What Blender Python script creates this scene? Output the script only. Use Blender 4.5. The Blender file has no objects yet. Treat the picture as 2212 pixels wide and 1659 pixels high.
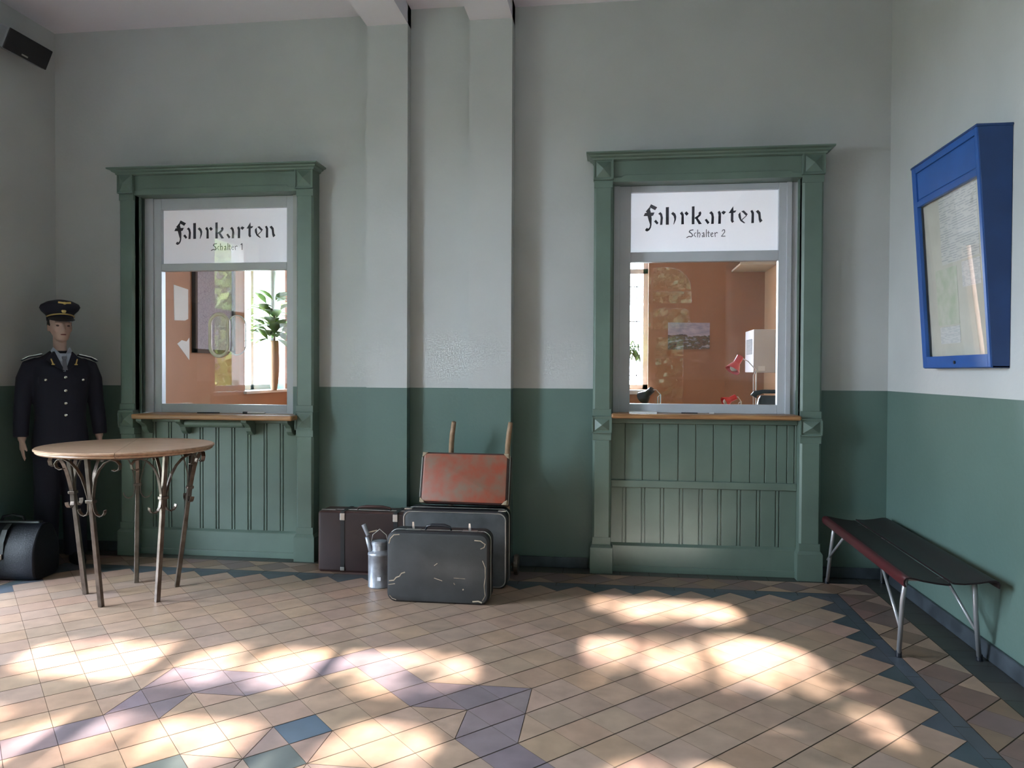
import bpy, bmesh, math, random
from mathutils import Vector, Matrix, noise
random.seed(7)
sc = bpy.context.scene
COL = sc.collection
R = math.radians

# ------------------------------------------------------------ camera
cam_d = bpy.data.cameras.new('camera')
cam = bpy.data.objects.new('camera', cam_d)
COL.objects.link(cam)
cam_d.sensor_fit = 'HORIZONTAL'
cam_d.sensor_width = 36.0
cam_d.lens = 36.0 * 1665.0 / 2212.0
cam_d.clip_start = 0.05
YAW, PITCH, ROLL = math.atan(219 / 1665.), -math.atan(27 / 1665.), 0.0045
fw = Vector((-math.sin(YAW) * math.cos(PITCH), math.cos(YAW) * math.cos(PITCH), math.sin(PITCH)))
rt = Vector((math.cos(YAW), math.sin(YAW), 0))
up = rt.cross(fw)
r2 = rt * math.cos(ROLL) + up * math.sin(ROLL)
u2 = up * math.cos(ROLL) - rt * math.sin(ROLL)
m = Matrix((r2, u2, -fw)).transposed().to_4x4()
m.translation = Vector((0, -5.5, 1.4))
cam.matrix_world = m
sc.camera = cam

# ------------------------------------------------------------ light
sc.view_settings.view_transform = 'Standard'
sc.view_settings.look = 'None'
sc.view_settings.gamma = 1.0
sc.view_settings.use_curve_mapping = False
sc.view_settings.exposure = 1.38
sc.cycles.max_bounces = 10
sc.cycles.diffuse_bounces = 3
sc.cycles.glossy_bounces = 4
sc.cycles.transparent_max_bounces = 12
sc.cycles.sample_clamp_indirect = 6.0
sc.cycles.caustics_reflective = False
sc.cycles.caustics_refractive = False

world = bpy.data.worlds.new('daylight')
sc.world = world
world.use_nodes = True
bg = world.node_tree.nodes['Background']
bg.inputs[0].default_value = (0.73, 0.865, 1.03, 1)
bg.inputs[1].default_value = 23.0

SUN_DIR = Vector((-0.03, 1.0, -0.5)).normalized()
sd = bpy.data.lights.new('sun', 'SUN')
sd.energy = 21.0
sd.color = (1.0, 0.94, 0.88)
sd.angle = R(0.8)
sun = bpy.data.objects.new('sun', sd)
sun.rotation_euler = SUN_DIR.to_track_quat('-Z', 'Y').to_euler()
sun.location = (0, -20, 10)
COL.objects.link(sun)


def portal(loc, direction, w, h):
    d = bpy.data.lights.new('window_portal', 'AREA')
    d.shape = 'RECTANGLE'
    d.size = w
    d.size_y = h
    d.cycles.is_portal = True
    o = bpy.data.objects.new('window_portal', d)
    o.location = loc
    o.rotation_euler = Vector(direction).to_track_quat('-Z', 'Y').to_euler()
    COL.objects.link(o)


portal((-1.6, -7.62, 1.9), (0, 1, 0), 2.5, 2.3)
portal((0.66, -7.62, 2.0), (0, 1, 0), 1.4, 3.0)
portal((-4.33, -2.72, 2.0), (1, 0, 0), 1.25, 1.9)
portal((-4.33, -4.3, 2.0), (1, 0, 0), 0.75, 1.9)
portal((-4.33, -1.73, 0.55), (1, 0, 0), 0.7, 1.0)
portal((-4.33, 3.64, 2.2), (1, 0, 0), 1.2, 2.2)
portal((-0.2, 4.36, 2.2), (0, -1, 0), 1.3, 2.2)

# ------------------------------------------------------------ materials


def mat(name, color=(0.5, 0.5, 0.5), rough=0.6, metal=0.0, var=0.0, scale=8.0, bump=0.0, bscale=60.0,
        color2=None, spec=0.5, stretch=None, emit=None, coat=0.0):
    mt = bpy.data.materials.new(name)
    mt.use_nodes = True
    nt = mt.node_tree
    N, L = nt.nodes, nt.links
    b = N['Principled BSDF']
    b.inputs['Base Color'].default_value = (*color, 1)
    b.inputs['Roughness'].default_value = rough
    b.inputs['Metallic'].default_value = metal
    b.inputs['Specular IOR Level'].default_value = spec
    b.inputs['Coat Weight'].default_value = coat
    tc = N.new('ShaderNodeTexCoord')
    vec = tc.outputs['Object']
    if stretch:
        mp = N.new('ShaderNodeMapping')
        mp.inputs['Scale'].default_value = stretch
        L.new(vec, mp.inputs[0])
        vec = mp.outputs[0]
    if var or color2:
        n = N.new('ShaderNodeTexNoise')
        n.inputs['Scale'].default_value = scale
        n.inputs['Detail'].default_value = 6
        L.new(vec, n.inputs['Vector'])
        r = N.new('ShaderNodeValToRGB')
        c2 = color2 or tuple(min(1, c * (1 - var)) for c in color)
        c1 = color if color2 else tuple(min(1, c * (1 + var)) for c in color)
        r.color_ramp.elements[0].position = 0.35
        r.color_ramp.elements[1].position = 0.65
        r.color_ramp.elements[0].color = (*c2, 1)
        r.color_ramp.elements[1].color = (*c1, 1)
        L.new(n.outputs['Fac'], r.inputs[0])
        L.new(r.outputs[0], b.inputs['Base Color'])
    if bump:
        n2 = N.new('ShaderNodeTexNoise')
        n2.inputs['Scale'].default_value = bscale
        n2.inputs['Detail'].default_value = 4
        L.new(vec, n2.inputs['Vector'])
        bp = N.new('ShaderNodeBump')
        bp.inputs['Strength'].default_value = bump
        bp.inputs['Distance'].default_value = 0.01
        L.new(n2.outputs['Fac'], bp.inputs['Height'])
        L.new(bp.outputs[0], b.inputs['Normal'])
    return mt


def wall_mat(name, upper, lower, split):
    mt = bpy.data.materials.new(name)
    mt.use_nodes = True
    N, L = mt.node_tree.nodes, mt.node_tree.links
    b = N['Principled BSDF']
    b.inputs['Roughness'].default_value = 0.75
    g = N.new('ShaderNodeNewGeometry')
    sp = N.new('ShaderNodeSeparateXYZ')
    L.new(g.outputs['Position'], sp.inputs[0])
    gt = N.new('ShaderNodeMath')
    gt.operation = 'GREATER_THAN'
    gt.inputs[1].default_value = split
    L.new(sp.outputs[2], gt.inputs[0])
    n = N.new('ShaderNodeTexNoise')
    n.inputs['Scale'].default_value = 1.6
    n.inputs['Detail'].default_value = 5
    L.new(g.outputs['Position'], n.inputs['Vector'])
    mr = N.new('ShaderNodeMapRange')
    mr.inputs[1].default_value = 0.3
    mr.inputs[2].default_value = 0.7
    mr.inputs[3].default_value = 0.93
    mr.inputs[4].default_value = 1.05
    L.new(n.outputs['Fac'], mr.inputs[0])
    mx = N.new('ShaderNodeMix')
    mx.data_type = 'RGBA'
    L.new(gt.outputs[0], mx.inputs[0])
    mx.inputs[6].default_value = (*lower, 1)
    mx.inputs[7].default_value = (*upper, 1)
    ml = N.new('ShaderNodeVectorMath')
    ml.operation = 'SCALE'
    L.new(mx.outputs[2], ml.inputs[0])
    L.new(mr.outputs[0], ml.inputs['Scale'])
    L.new(ml.outputs[0], b.inputs['Base Color'])
    rr = N.new('ShaderNodeMapRange')
    rr.inputs[3].default_value = 0.42
    rr.inputs[4].default_value = 0.8
    L.new(gt.outputs[0], rr.inputs[0])
    L.new(rr.outputs[0], b.inputs['Roughness'])
    n2 = N.new('ShaderNodeTexNoise')
    n2.inputs['Scale'].default_value = 35
    n2.inputs['Detail'].default_value = 5
    L.new(g.outputs['Position'], n2.inputs['Vector'])
    bp = N.new('ShaderNodeBump')
    bp.inputs['Strength'].default_value = 0.12
    bp.inputs['Distance'].default_value = 0.01
    L.new(n2.outputs['Fac'], bp.inputs['Height'])
    L.new(bp.outputs[0], b.inputs['Normal'])
    return mt


def glass_mat(name, base=0.08):
    mt = bpy.data.materials.new(name)
    mt.use_nodes = True
    N, L = mt.node_tree.nodes, mt.node_tree.links
    N.remove(N['Principled BSDF'])
    out = N['Material Output']
    lw = N.new('ShaderNodeLayerWeight')
    lw.inputs['Blend'].default_value = 0.5
    p = N.new('ShaderNodeMath')
    p.operation = 'POWER'
    p.inputs[1].default_value = 5
    L.new(lw.outputs['Facing'], p.inputs[0])
    ma = N.new('ShaderNodeMath')
    ma.operation = 'MULTIPLY_ADD'
    ma.inputs[1].default_value = 1 - base
    ma.inputs[2].default_value = base
    L.new(p.outputs[0], ma.inputs[0])
    t = N.new('ShaderNodeBsdfTransparent')
    t.inputs[0].default_value = (0.96, 0.98, 0.97, 1)
    g = N.new('ShaderNodeBsdfGlossy')
    g.inputs['Roughness'].default_value = 0.0
    mx = N.new('ShaderNodeMixShader')
    L.new(ma.outputs[0], mx.inputs[0])
    L.new(t.outputs[0], mx.inputs[1])
    L.new(g.outputs[0], mx.inputs[2])
    L.new(mx.outputs[0], out.inputs[0])
    return mt


M = {}
M['wall'] = wall_mat('wall_plaster', (0.47, 0.482, 0.468), (0.105, 0.165, 0.142), 1.28)
M['ceil'] = mat('ceiling_paint', (0.76, 0.73, 0.79), 0.9, bump=0.1, bscale=30)
M['green'] = mat('green_paint', (0.122, 0.175, 0.143), 0.38, var=0.10, scale=3, bump=0.05, bscale=40)
M['green_dark'] = mat('green_groove', (0.03, 0.06, 0.05), 0.6)
M['sash'] = mat('grey_gloss_paint', (0.50, 0.52, 0.55), 0.35, var=0.04, scale=4)
M['white'] = mat('white_enamel', (0.82, 0.82, 0.85), 0.5)
M['ink'] = mat('black_lettering', (0.015, 0.014, 0.03), 0.5)
M['wood'] = mat('varnished_wood', (0.42, 0.22, 0.09), 0.4, color2=(0.25, 0.12, 0.05), scale=5, stretch=(1, 9, 9))
M['tabletop'] = mat('table_wood', (0.50, 0.33, 0.22), 0.35, color2=(0.36, 0.22, 0.14), scale=4, stretch=(2, 14, 8))
M['iron'] = mat('wrought_iron', (0.17, 0.135, 0.11), 0.38, metal=0.75, color2=(0.10, 0.075, 0.06), scale=18)
M['glass'] = glass_mat('window_glass', 0.075)
M['glass2'] = glass_mat('case_glass', 0.10)
M['black'] = mat('black_leather', (0.004, 0.005, 0.009), 0.5, spec=0.3, bump=0.2, bscale=120)
M['yard'] = mat('yard_grass', (0.20, 0.21, 0.13), 0.9, var=0.1)
M['plastic'] = mat('black_plastic', (0.014, 0.016, 0.022), 0.3)
M['grille'] = mat('black_grille', (0.008, 0.008, 0.01), 0.7)
M['greyplastic'] = mat('grey_plastic', (0.20, 0.21, 0.22), 0.5)
M['chrome'] = mat('chrome', (0.75, 0.75, 0.76), 0.18, metal=1.0)
M['nickel'] = mat('dull_nickel', (0.50, 0.48, 0.45), 0.35, metal=0.9)
M['zinc'] = mat('galvanised_metal', (0.36, 0.38, 0.42), 0.42, metal=0.6, var=0.25, scale=14, bump=0.08)
M['greycase'] = mat('grey_fibreboard', (0.040, 0.042, 0.043), 0.45, var=0.22, scale=5, bump=0.05)
M['greycase2'] = mat('grey_cloth_case', (0.064, 0.066, 0.069), 0.5, var=0.25, scale=9, bump=0.05)
M['caseside'] = mat('black_case_edge', (0.014, 0.014, 0.016), 0.5)
M['wornedge'] = mat('worn_edge', (0.30, 0.23, 0.15), 0.7, var=0.3, scale=30)
M['redcase'] = mat('red_fibreboard', (0.29, 0.058, 0.026), 0.5, color2=(0.20, 0.115, 0.075), scale=11)
M['brownedge'] = mat('brown_leather_edge', (0.060, 0.026, 0.022), 0.5, var=0.2)
M['maroon'] = mat('maroon_fibreboard', (0.028, 0.012, 0.012), 0.45, var=0.15, scale=6)
M['ash'] = mat('ash_wood', (0.30, 0.19, 0.11), 0.5, var=0.2, scale=20)
M['benchseat'] = mat('bench_plastic', (0.018, 0.010, 0.011), 0.42, spec=0.3, var=0.2, scale=3)
M['benchedge'] = mat('bench_red_edge', (0.060, 0.008, 0.012), 0.3)
M['benchleg'] = mat('grey_steel_tube', (0.34, 0.34, 0.35), 0.35, metal=0.4)
M['navy'] = mat('shaded_blue_enamel', (0.012, 0.045, 0.15), 0.4, var=0.12, scale=5)  # case body blue, darkened so the side's shade sits in the colour
M['blue'] = mat('blue_enamel', (0.018, 0.085, 0.30), 0.4, var=0.12, scale=5)
M['paperboard'] = mat('case_backboard', (0.60, 0.56, 0.49), 0.8, var=0.05)
M['paper'] = mat('paper', (0.80, 0.79, 0.77), 0.8)
M['officewall'] = mat('brown_office_wall', (0.43, 0.21, 0.115), 0.55, var=0.05, scale=2)
M['beigewall'] = mat('beige_office_wall', (0.62, 0.44, 0.27), 0.6)
M['whitepaint'] = mat('white_frame_paint', (0.78, 0.78, 0.78), 0.4)
M['cabinet'] = mat('cabinet_grey', (0.62, 0.60, 0.62), 0.45)
M['red'] = mat('red_enamel', (0.72, 0.02, 0.02), 0.3)
M['leaf'] = mat('leaf_green', (0.045, 0.13, 0.02), 0.3, color2=(0.20, 0.28, 0.03), scale=5)
M['vase'] = mat('glazed_vase', (0.52, 0.30, 0.18), 0.15)
M['cloth'] = mat('navy_wool', (0.0045, 0.005, 0.016), 0.85, bump=0.15, bscale=300)
M['shirt'] = mat('pale_blue_shirt', (0.42, 0.46, 0.56), 0.8)
M['tie'] = mat('grey_tie', (0.12, 0.12, 0.15), 0.6)
M['skin'] = mat('mannequin_skin', (0.50, 0.34, 0.28), 0.5)
M['lips'] = mat('mannequin_lips', (0.20, 0.06, 0.06), 0.4)
M['eyes'] = mat('painted_eye', (0.05, 0.03, 0.03), 0.3)
M['hair'] = mat('black_hair', (0.008, 0.007, 0.007), 0.5)
M['gold'] = mat('gold_braid', (0.62, 0.46, 0.16), 0.35, metal=0.6)
M['silver'] = mat('silver_button', (0.70, 0.68, 0.62), 0.25, metal=0.9)
M['stonebase'] = mat('slate_skirting', (0.045, 0.055, 0.065), 0.45, var=0.3, scale=8)
M['grout'] = mat('floor_grout', (0.10, 0.075, 0.055), 0.9)
M['concrete'] = mat('pavement', (0.28, 0.27, 0.25), 0.9, var=0.1)
M['brick'] = mat('pink_brick', (0.55, 0.33, 0.29), 0.9, var=0.15, scale=3)
M['foliage'] = mat('tree_leaves', (0.10, 0.20, 0.03), 0.6, color2=(0.24, 0.26, 0.05), scale=2)
M['shade_leaf'] = mat('dark_tree_leaves', (0.025, 0.05, 0.012), 0.6)
M['bark'] = mat('bark', (0.10, 0.07, 0.05), 0.9)
M['cream'] = mat('cream_ring', (0.86, 0.80, 0.66), 0.4)
M['shelfcream'] = mat('cream_shelf', (0.72, 0.66, 0.56), 0.5)
mt = bpy.data.materials.new('opal_sign_board')
mt.use_nodes = True
N, L = mt.node_tree.nodes, mt.node_tree.links
N.remove(N['Principled BSDF'])
d_, t_, x_ = N.new('ShaderNodeBsdfDiffuse'), N.new('ShaderNodeBsdfTranslucent'), N.new('ShaderNodeMixShader')
d_.inputs[0].default_value = (0.92, 0.91, 0.93, 1)
t_.inputs[0].default_value = (0.92, 0.91, 0.95, 1)
x_.inputs[0].default_value = 0.45
L.new(d_.outputs[0], x_.inputs[1])
L.new(t_.outputs[0], x_.inputs[2])
L.new(x_.outputs[0], N['Material Output'].inputs[0])
M['opal'] = mt

# ------------------------------------------------------------ builders


class MB:
    """collects geometry; build() links it as ONE mesh object"""

    def __init__(self):
        self.v, self.f, self.mi = [], [], []
        self.mat_i = 0
        self.T = Matrix.Identity(4)

    def add(self, vs, fs):
        o = len(self.v)
        self.v += [self.T @ Vector(p) for p in vs]
        for f in fs:
            self.f.append([i + o for i in f])
            self.mi.append(self.mat_i)
        return self

    def box(self, x0, x1, y0, y1, z0, z1):
        vs = [(x, y, z) for x in (x0, x1) for y in (y0, y1) for z in (z0, z1)]
        return self.add(vs, [(0, 1, 3, 2), (4, 6, 7, 5), (0, 4, 5, 1), (2, 3, 7, 6), (0, 2, 6, 4), (1, 5, 7, 3)])

    def hexa(self, lo, hi):
        """lo, hi: four points each"""
        return self.add(list(lo) + list(hi), [(3, 2, 1, 0), (4, 5, 6, 7), (0, 1, 5, 4), (1, 2, 6, 5), (2, 3, 7, 6), (3, 0, 4, 7)])

    def prism(self, poly, h0, h1, axis='z'):
        n = len(poly)

        def p3(a, b, h):
            return {'z': (a, b, h), 'y': (a, h, b), 'x': (h, a, b)}[axis]
        vs = [p3(a, b, h0) for a, b in poly] + [p3(a, b, h1) for a, b in poly]
        fs = [list(range(n))[::-1], list(range(n, 2 * n))] + [(i, (i + 1) % n, n + (i + 1) % n, n + i) for i in range(n)]
        return self.add(vs, fs)

    def rings(self, rings, cap=True, closed=False):
        n = len(rings[0])
        vs = [p for r in rings for p in r]
        fs = []
        K = len(rings)
        for k in range(K if closed else K - 1):
            a, b = k * n, ((k + 1) % K) * n
            for i in range(n):
                j = (i + 1) % n
                fs.append((a + i, a + j, b + j, b + i))
        if cap and not closed:
            fs.append(list(range(n))[::-1])
            fs.append(list(range((K - 1) * n, K * n)))
        return self.add(vs, fs)

    def tube(self, path, r, n=10, cap=True, closed=False):
        P = [Vector(p) for p in path]
        K = len(P)
        rr = r if isinstance(r, (list, tuple)) else [r] * K
        rings = []
        ref = None
        for i, p in enumerate(P):
            if closed:
                t = (P[(i + 1) % K] - P[i - 1]).normalized()
            else:
                t = (P[min(i + 1, K - 1)] - P[max(i - 1, 0)]).normalized()
            if ref is None:
                ref = Vector((0, 0, 1)) if abs(t.z) < 0.9 else Vector((1, 0, 0))
            a = (ref - t * ref.dot(t)).normalized()
            ref = a
            b = t.cross(a)
            rings.append([p + (a * math.cos(2 * math.pi * k / n) + b * math.sin(2 * math.pi * k / n)) * rr[i] for k in range(n)])
        return self.rings(rings, cap, closed)

    def ribbon(self, path, side, w, th):
        """flat bar along path, width w along 'side' vector"""
        P = [Vector(p) for p in path]
        S = Vector(side).normalized()
        rings = []
        for i, p in enumerate(P):
            t = (P[min(i + 1, len(P) - 1)] - P[max(i - 1, 0)]).normalized()
            nrm = t.cross(S).normalized()
            s2 = nrm.cross(t).normalized()
            rings.append([p + s2 * w / 2 + nrm * th / 2, p - s2 * w / 2 + nrm * th / 2, p - s2 * w / 2 - nrm * th / 2, p + s2 * w / 2 - nrm * th / 2])
        return self.rings(rings)

    def lathe(self, prof, n=32, c=(0, 0, 0)):
        rings = [[(c[0] + r * math.cos(2 * math.pi * k / n), c[1] + r * math.sin(2 * math.pi * k / n), c[2] + z) for k in range(n)] for r, z in prof]
        return self.rings(rings)

    def loft(self, secs, n=24, e=2.0):
        """secs: (cx, cy, cz, rx, ry) horizontal super-ellipses"""
        rings = []
        for s in secs:
            cx, cy, cz, rx, ry = s[:5]
            ee = s[5] if len(s) > 5 else e
            ring = []
            for k in range(n):
                a = 2 * math.pi * k / n
                ca, sa = math.cos(a), math.sin(a)
                ring.append((cx + rx * math.copysign(abs(ca) ** (2 / ee), ca), cy + ry * math.copysign(abs(sa) ** (2 / ee), sa), cz))
            rings.append(ring)
        return self.rings(rings)

    def ball(self, c, r, n=12, sc_=(1, 1, 1)):
        K = n // 2
        rings = []
        for i in range(1, K):
            th = math.pi * i / K
            rings.append([(c[0] + r * sc_[0] * math.sin(th) * math.cos(2 * math.pi * k / n), c[1] + r * sc_[1] * math.sin(th) * math.sin(2 * math.pi * k / n), c[2] - r * sc_[2] * math.cos(th)) for k in range(n)])
        return self.rings(rings)

    def build(self, name, m, parent=None, bevel=0.0, smooth=False, seg=2, subsurf=0, remesh=0, loc=None):
        me = bpy.data.meshes.new(name)
        off = Vector(loc) if loc is not None else Vector((0, 0, 0))
        me.from_pydata([tuple(v - off) for v in self.v], [], self.f)
        ms = m if isinstance(m, (list, tuple)) else [m]
        for x in ms:
            me.materials.append(x)
        me.polygons.foreach_set('material_index', self.mi)
        bm = bmesh.new()
        bm.from_mesh(me)
        bmesh.ops.recalc_face_normals(bm, faces=bm.faces)
        bm.to_mesh(me)
        bm.free()
        o = bpy.data.objects.new(name, me)
        o.location = off
        COL.objects.link(o)
        if smooth:
            me.shade_smooth()
            if smooth == 'auto':
                me.set_sharp_from_angle(angle=R(40))
        if remesh:
            q = o.modifiers.new('remesh', 'REMESH')
            q.mode = 'VOXEL'
            q.voxel_size = remesh
            q.use_smooth_shade = True
            s_ = o.modifiers.new('smooth', 'SMOOTH')
            s_.iterations = 4
        if bevel:
            q = o.modifiers.new('bevel', 'BEVEL')
            q.width = bevel
            q.segments = seg
            q.limit_method = 'ANGLE'
            q.angle_limit = R(40)
            q.harden_normals = False
        if subsurf:
            q = o.modifiers.new('sub', 'SUBSURF')
            q.levels = subsurf
            q.render_levels = subsurf
        if parent is not None:
            o.parent = parent
            o.matrix_parent_inverse = Matrix.Identity(4)
        return o


def tag(o, label, cat, group=None, kind=None):
    o['label'] = label
    o['category'] = cat
    if group:
        o['group'] = group
    if kind:
        o['kind'] = kind
    return o


def thing(name, label, cat, loc=(0, 0, 0), rz=0.0, group=None):
    o = bpy.data.objects.new(name, None)
    o.empty_display_size = 0.1
    o.location = loc
    o.rotation_euler = (0, 0, rz)
    COL.objects.link(o)
    return tag(o, label, cat, group)


def struct(o):
    o['kind'] = 'structure'
    return o


def holed(name, outer, holes, y0, y1, m, axis='y', parent=None):
    """flat slab with holes; 2-D outline in (x,z) for axis y, (y,z) for axis x"""
    cu = bpy.data.curves.new(name, 'CURVE')
    cu.dimensions = '2D'
    cu.fill_mode = 'BOTH'
    cu.extrude = abs(y1 - y0) / 2
    for poly in [outer] + holes:
        s = cu.splines.new('POLY')
        s.points.add(len(poly) - 1)
        for p, q in zip(s.points, poly):
            p.co = (q[0], q[1], 0, 1)
        s.use_cyclic_u = True
    tmp = bpy.data.objects.new('tmp', cu)
    COL.objects.link(tmp)
    dg = bpy.context.evaluated_depsgraph_get()
    me = bpy.data.meshes.new_from_object(tmp.evaluated_get(dg))
    bpy.data.objects.remove(tmp)
    bpy.data.curves.remove(cu)
    mid = (y0 + y1) / 2
    for v in me.vertices:
        a, b, h = v.co
        v.co = (a, mid + h, b) if axis == 'y' else (mid + h, a, b)
    bm = bmesh.new()
    bm.from_mesh(me)
    bmesh.ops.remove_doubles(bm, verts=bm.verts, dist=1e-5)
    bmesh.ops.recalc_face_normals(bm, faces=bm.faces)
    bm.to_mesh(me)
    bm.free()
    me.name = name
    me.materials.clear()
    me.materials.append(m)
    me.shade_flat()
    o = bpy.data.objects.new(name, me)
    COL.objects.link(o)
    if parent is not None:
        o.parent = parent
    return o


def rect(x0, x1, z0, z1):
    return [(x0, z0), (x1, z0), (x1, z1), (x0, z1)]

# ------------------------------------------------------------ room shell
LX, RX, BY, CZ = -4.31, 1.84, -7.6, 4.0
OY = 4.33          # far wall of the office
# counter openings
O1 = rect(-3.60, -2.375, 1.05, 2.74)
O2 = rect(-0.02, 1.245, 1.085, 2.76)
struct(holed('wall_back', rect(LX - 0.3, RX + 0.3, -0.05, CZ + 0.05), [O1, O2], 0.0, 0.2, M['wall']))
w = MB().box(-1.461, -1.015, -0.056, 0.0, 0, CZ)
struct(w.build('trim_chimney_breast', M['wall']))
for n_, (a, b) in enumerate(((-1.76, -1.461), (-1.015, -0.713))):
    struct(MB().box(a, b, -0.143, -0.0, 0, CZ).build('trim_%d' % (n_ + 1), M['wall']))
    struct(MB().box(a, b, BY, 0.0, 3.86, CZ + 0.02).build('trim_%d' % (n_ + 3), M['ceil']))

# left wall with the tall windows (hall: two, office: one)
WL = [(-3.35, -2.30, 2.95), (-4.65, -3.95, 2.95), (3.08, 4.2, 3.35)]
struct(holed('wall_left', rect(BY - 0.3, OY + 0.3, -0.05, CZ + 0.05), [rect(a, b, 1.16, c) for a, b, c in WL] + [rect(-2.20, -1.34, 0.02, 2.12)], LX - 0.35, LX, M['wall'], axis='x'))
struct(MB().box(RX, RX + 0.3, BY - 0.3, 0.2, -0.05, CZ + 0.05).build('wall_right', M['wall']))

# rear wall (behind the camera) with its arched lights
rear_holes = []
# right: arched fanlight above the glazed door
rear_holes.append([(0.08, 3.25), (0.80, 3.25), (0.92, 3.30), (0.95, 3.37), (0.90, 3.44), (0.78, 3.47), (0.08, 3.47)])
rear_holes.append([(0.04, 2.79), (0.62, 2.79), (0.62, 3.14), (0.45, 3.14), (0.04, 3.10)])
rear_holes.append([(0.65, 2.79), (1.285, 2.79), (1.27, 2.89), (1.22, 3.0), (1.13, 3.09), (1.0, 3.15), (0.85, 3.17), (0.65, 3.16)])
rear_holes.append(rect(0.04, 0.62, 2.56, 2.76))
rear_holes.append(rect(0.65, 1.29, 2.56, 2.76))
dz = [0.62, 0.97, 1.32, 1.67, 2.02]
for a, b in ((0.16, 0.60), (0.70, 1.16)):
    for k in range(4):
        rear_holes.append(rect(a, b, dz[k], dz[k + 1] - 0.035))
for a, b in ((0.10, 0.62), (0.65, 1.25)):
    rear_holes.append([(a, 2.12), (b, 2.12), (b, 2.43), (b - 0.07, 2.47), (a + 0.12, 2.48), (a, 2.44)])
# left: triple light window
bar = [(-2.73, -2.01), (-1.88, -1.21), (-1.13, -0.42)]
for k, (a, b) in enumerate(bar):
    for (z0, z1) in ((2.66, 2.92), (2.27, 2.52)):
        if k == 2:
            rear_holes.append([(a, z0), (b - 0.22, z0), (b - 0.09, z0 + 0.04), (b - 0.02, z0 + 0.11), (b, z0 + 0.17), (b - 0.05, z0 + 0.235), (b - 0.15, z0 + 0.27), (b - 0.33, z0 + 0.285), (a + 0.15, z0 + 0.275), (a, z0 + 0.26)])
        elif k == 0:
            rear_holes.append([(a + 0.22, z0), (b, z0), (b, z1), (a + 0.12, z1), (a + 0.03, z1 - 0.06), (a, z0 + 0.12), (a + 0.08, z0 + 0.04)])
        else:
            rear_holes.append(rect(a, b, z0, z1))
    for (z0, z1) in ((1.55, 2.13), (0.9, 1.48)):
        rear_holes.append(rect(a, b, z0, z1))
struct(holed('wall_rear', rect(LX - 0.3, RX + 0.3, -0.05, CZ + 0.05), rear_holes, BY - 0.08, BY, M['wall']))
struct(MB().box(LX - 0.35, RX + 0.3, BY - 0.3, OY + 0.3, CZ, CZ + 0.15).build('ceiling', M['ceil']))

# skirting
sk = MB().box(RX - 0.02, RX, BY, 0, 0, 0.085)
struct(sk.build('baseboard_right', M['stonebase'], bevel=0.006))
sk = MB()
for a, b, y in ((1.42, RX - 0.02, 0.0), (-0.713, -0.17, 0.0), (-1.461, -1.015, -0.056), (-1.015, -0.713, -0.143), (-1.76, -1.461, -0.143), (-2.14, -1.76, 0.0), (LX, -3.76, 0.0)):
    sk.box(a, b, y - 0.02, y, 0, 0.075)
struct(sk.build('baseboard_back', M['stonebase'], bevel=0.006))
struct(MB().box(LX, LX + 0.02, BY, -0.02, 0, 0.085).build('baseboard_left', M['stonebase'], bevel=0.006))

# office shell behind the counter wall
struct(holed('wall_office_far', rect(LX - 0.3, RX + 0.3, -0.05, CZ + 0.05), [rect(-0.85, 0.43, 1.18, 3.3)], OY, OY + 0.3, M['officewall']))
struct(MB().box(RX, RX + 0.3, 0.2, OY, -0.05, CZ).build('wall_office_right', M['beigewall']))
of = holed('wall_office_left', rect(0.2, OY, 0, CZ), [rect(3.08, 4.2, 1.16, 3.35)], LX, LX + 0.012, M['officewall'], axis='x')
struct(of)
struct(MB().box(LX, RX, 0.2, OY, -0.05, 0.0).build('floor_office', M['wood']))

# ------------------------------------------------------------ tiled floor
HX, HY, X0, Y0 = 0.121, 0.127, -1.195, -2.64
fm = bpy.data.materials.new('floor_tiles')
fm.use_nodes = True
N, L = fm.node_tree.nodes, fm.node_tree.links
pb = N['Principled BSDF']
at = N.new('ShaderNodeVertexColor')
at.layer_name = 'tile'
ng = N.new('ShaderNodeNewGeometry')
nn = N.new('ShaderNodeTexNoise')
nn.inputs['Scale'].default_value = 9
nn.inputs['Detail'].default_value = 7
L.new(ng.outputs['Position'], nn.inputs['Vector'])
mr = N.new('ShaderNodeMapRange')
mr.inputs[1].default_value = 0.3
mr.inputs[2].default_value = 0.7
mr.inputs[3].default_value = 0.84
mr.inputs[4].default_value = 1.14
L.new(nn.outputs['Fac'], mr.inputs[0])
vs_ = N.new('ShaderNodeVectorMath')
vs_.operation = 'SCALE'
L.new(at.outputs['Color'], vs_.inputs[0])
L.new(mr.outputs[0], vs_.inputs['Scale'])
L.new(vs_.outputs[0], pb.inputs['Base Color'])
rr_ = N.new('ShaderNodeMapRange')
rr_.inputs[3].default_value = 0.28
rr_.inputs[4].default_value = 0.5
L.new(nn.outputs['Fac'], rr_.inputs[0])
L.new(rr_.outputs[0], pb.inputs['Roughness'])
pb.inputs['Specular IOR Level'].default_value = 0.45
bpn = N.new('ShaderNodeBump')
bpn.inputs['Strength'].default_value = 0.08
bpn.inputs['Distance'].default_value = 0.01
L.new(nn.outputs['Fac'], bpn.inputs['Height'])
L.new(bpn.outputs[0], pb.inputs['Normal'])


def clip(poly, ax, val, keep_less):
    out = []
    for i in range(len(poly)):
        a, b = poly[i - 1], poly[i]
        ia = (a[ax] <= val + 1e-9) if keep_less else (a[ax] >= val - 1e-9)
        ib = (b[ax] <= val + 1e-9) if keep_less else (b[ax] >= val - 1e-9)
        if ia != ib:
            t = (val - a[ax]) / (b[ax] - a[ax])
            out.append((a[0] + (b[0] - a[0]) * t, a[1] + (b[1] - a[1]) * t))
        if ib:
            out.append(b)
    return out


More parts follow.
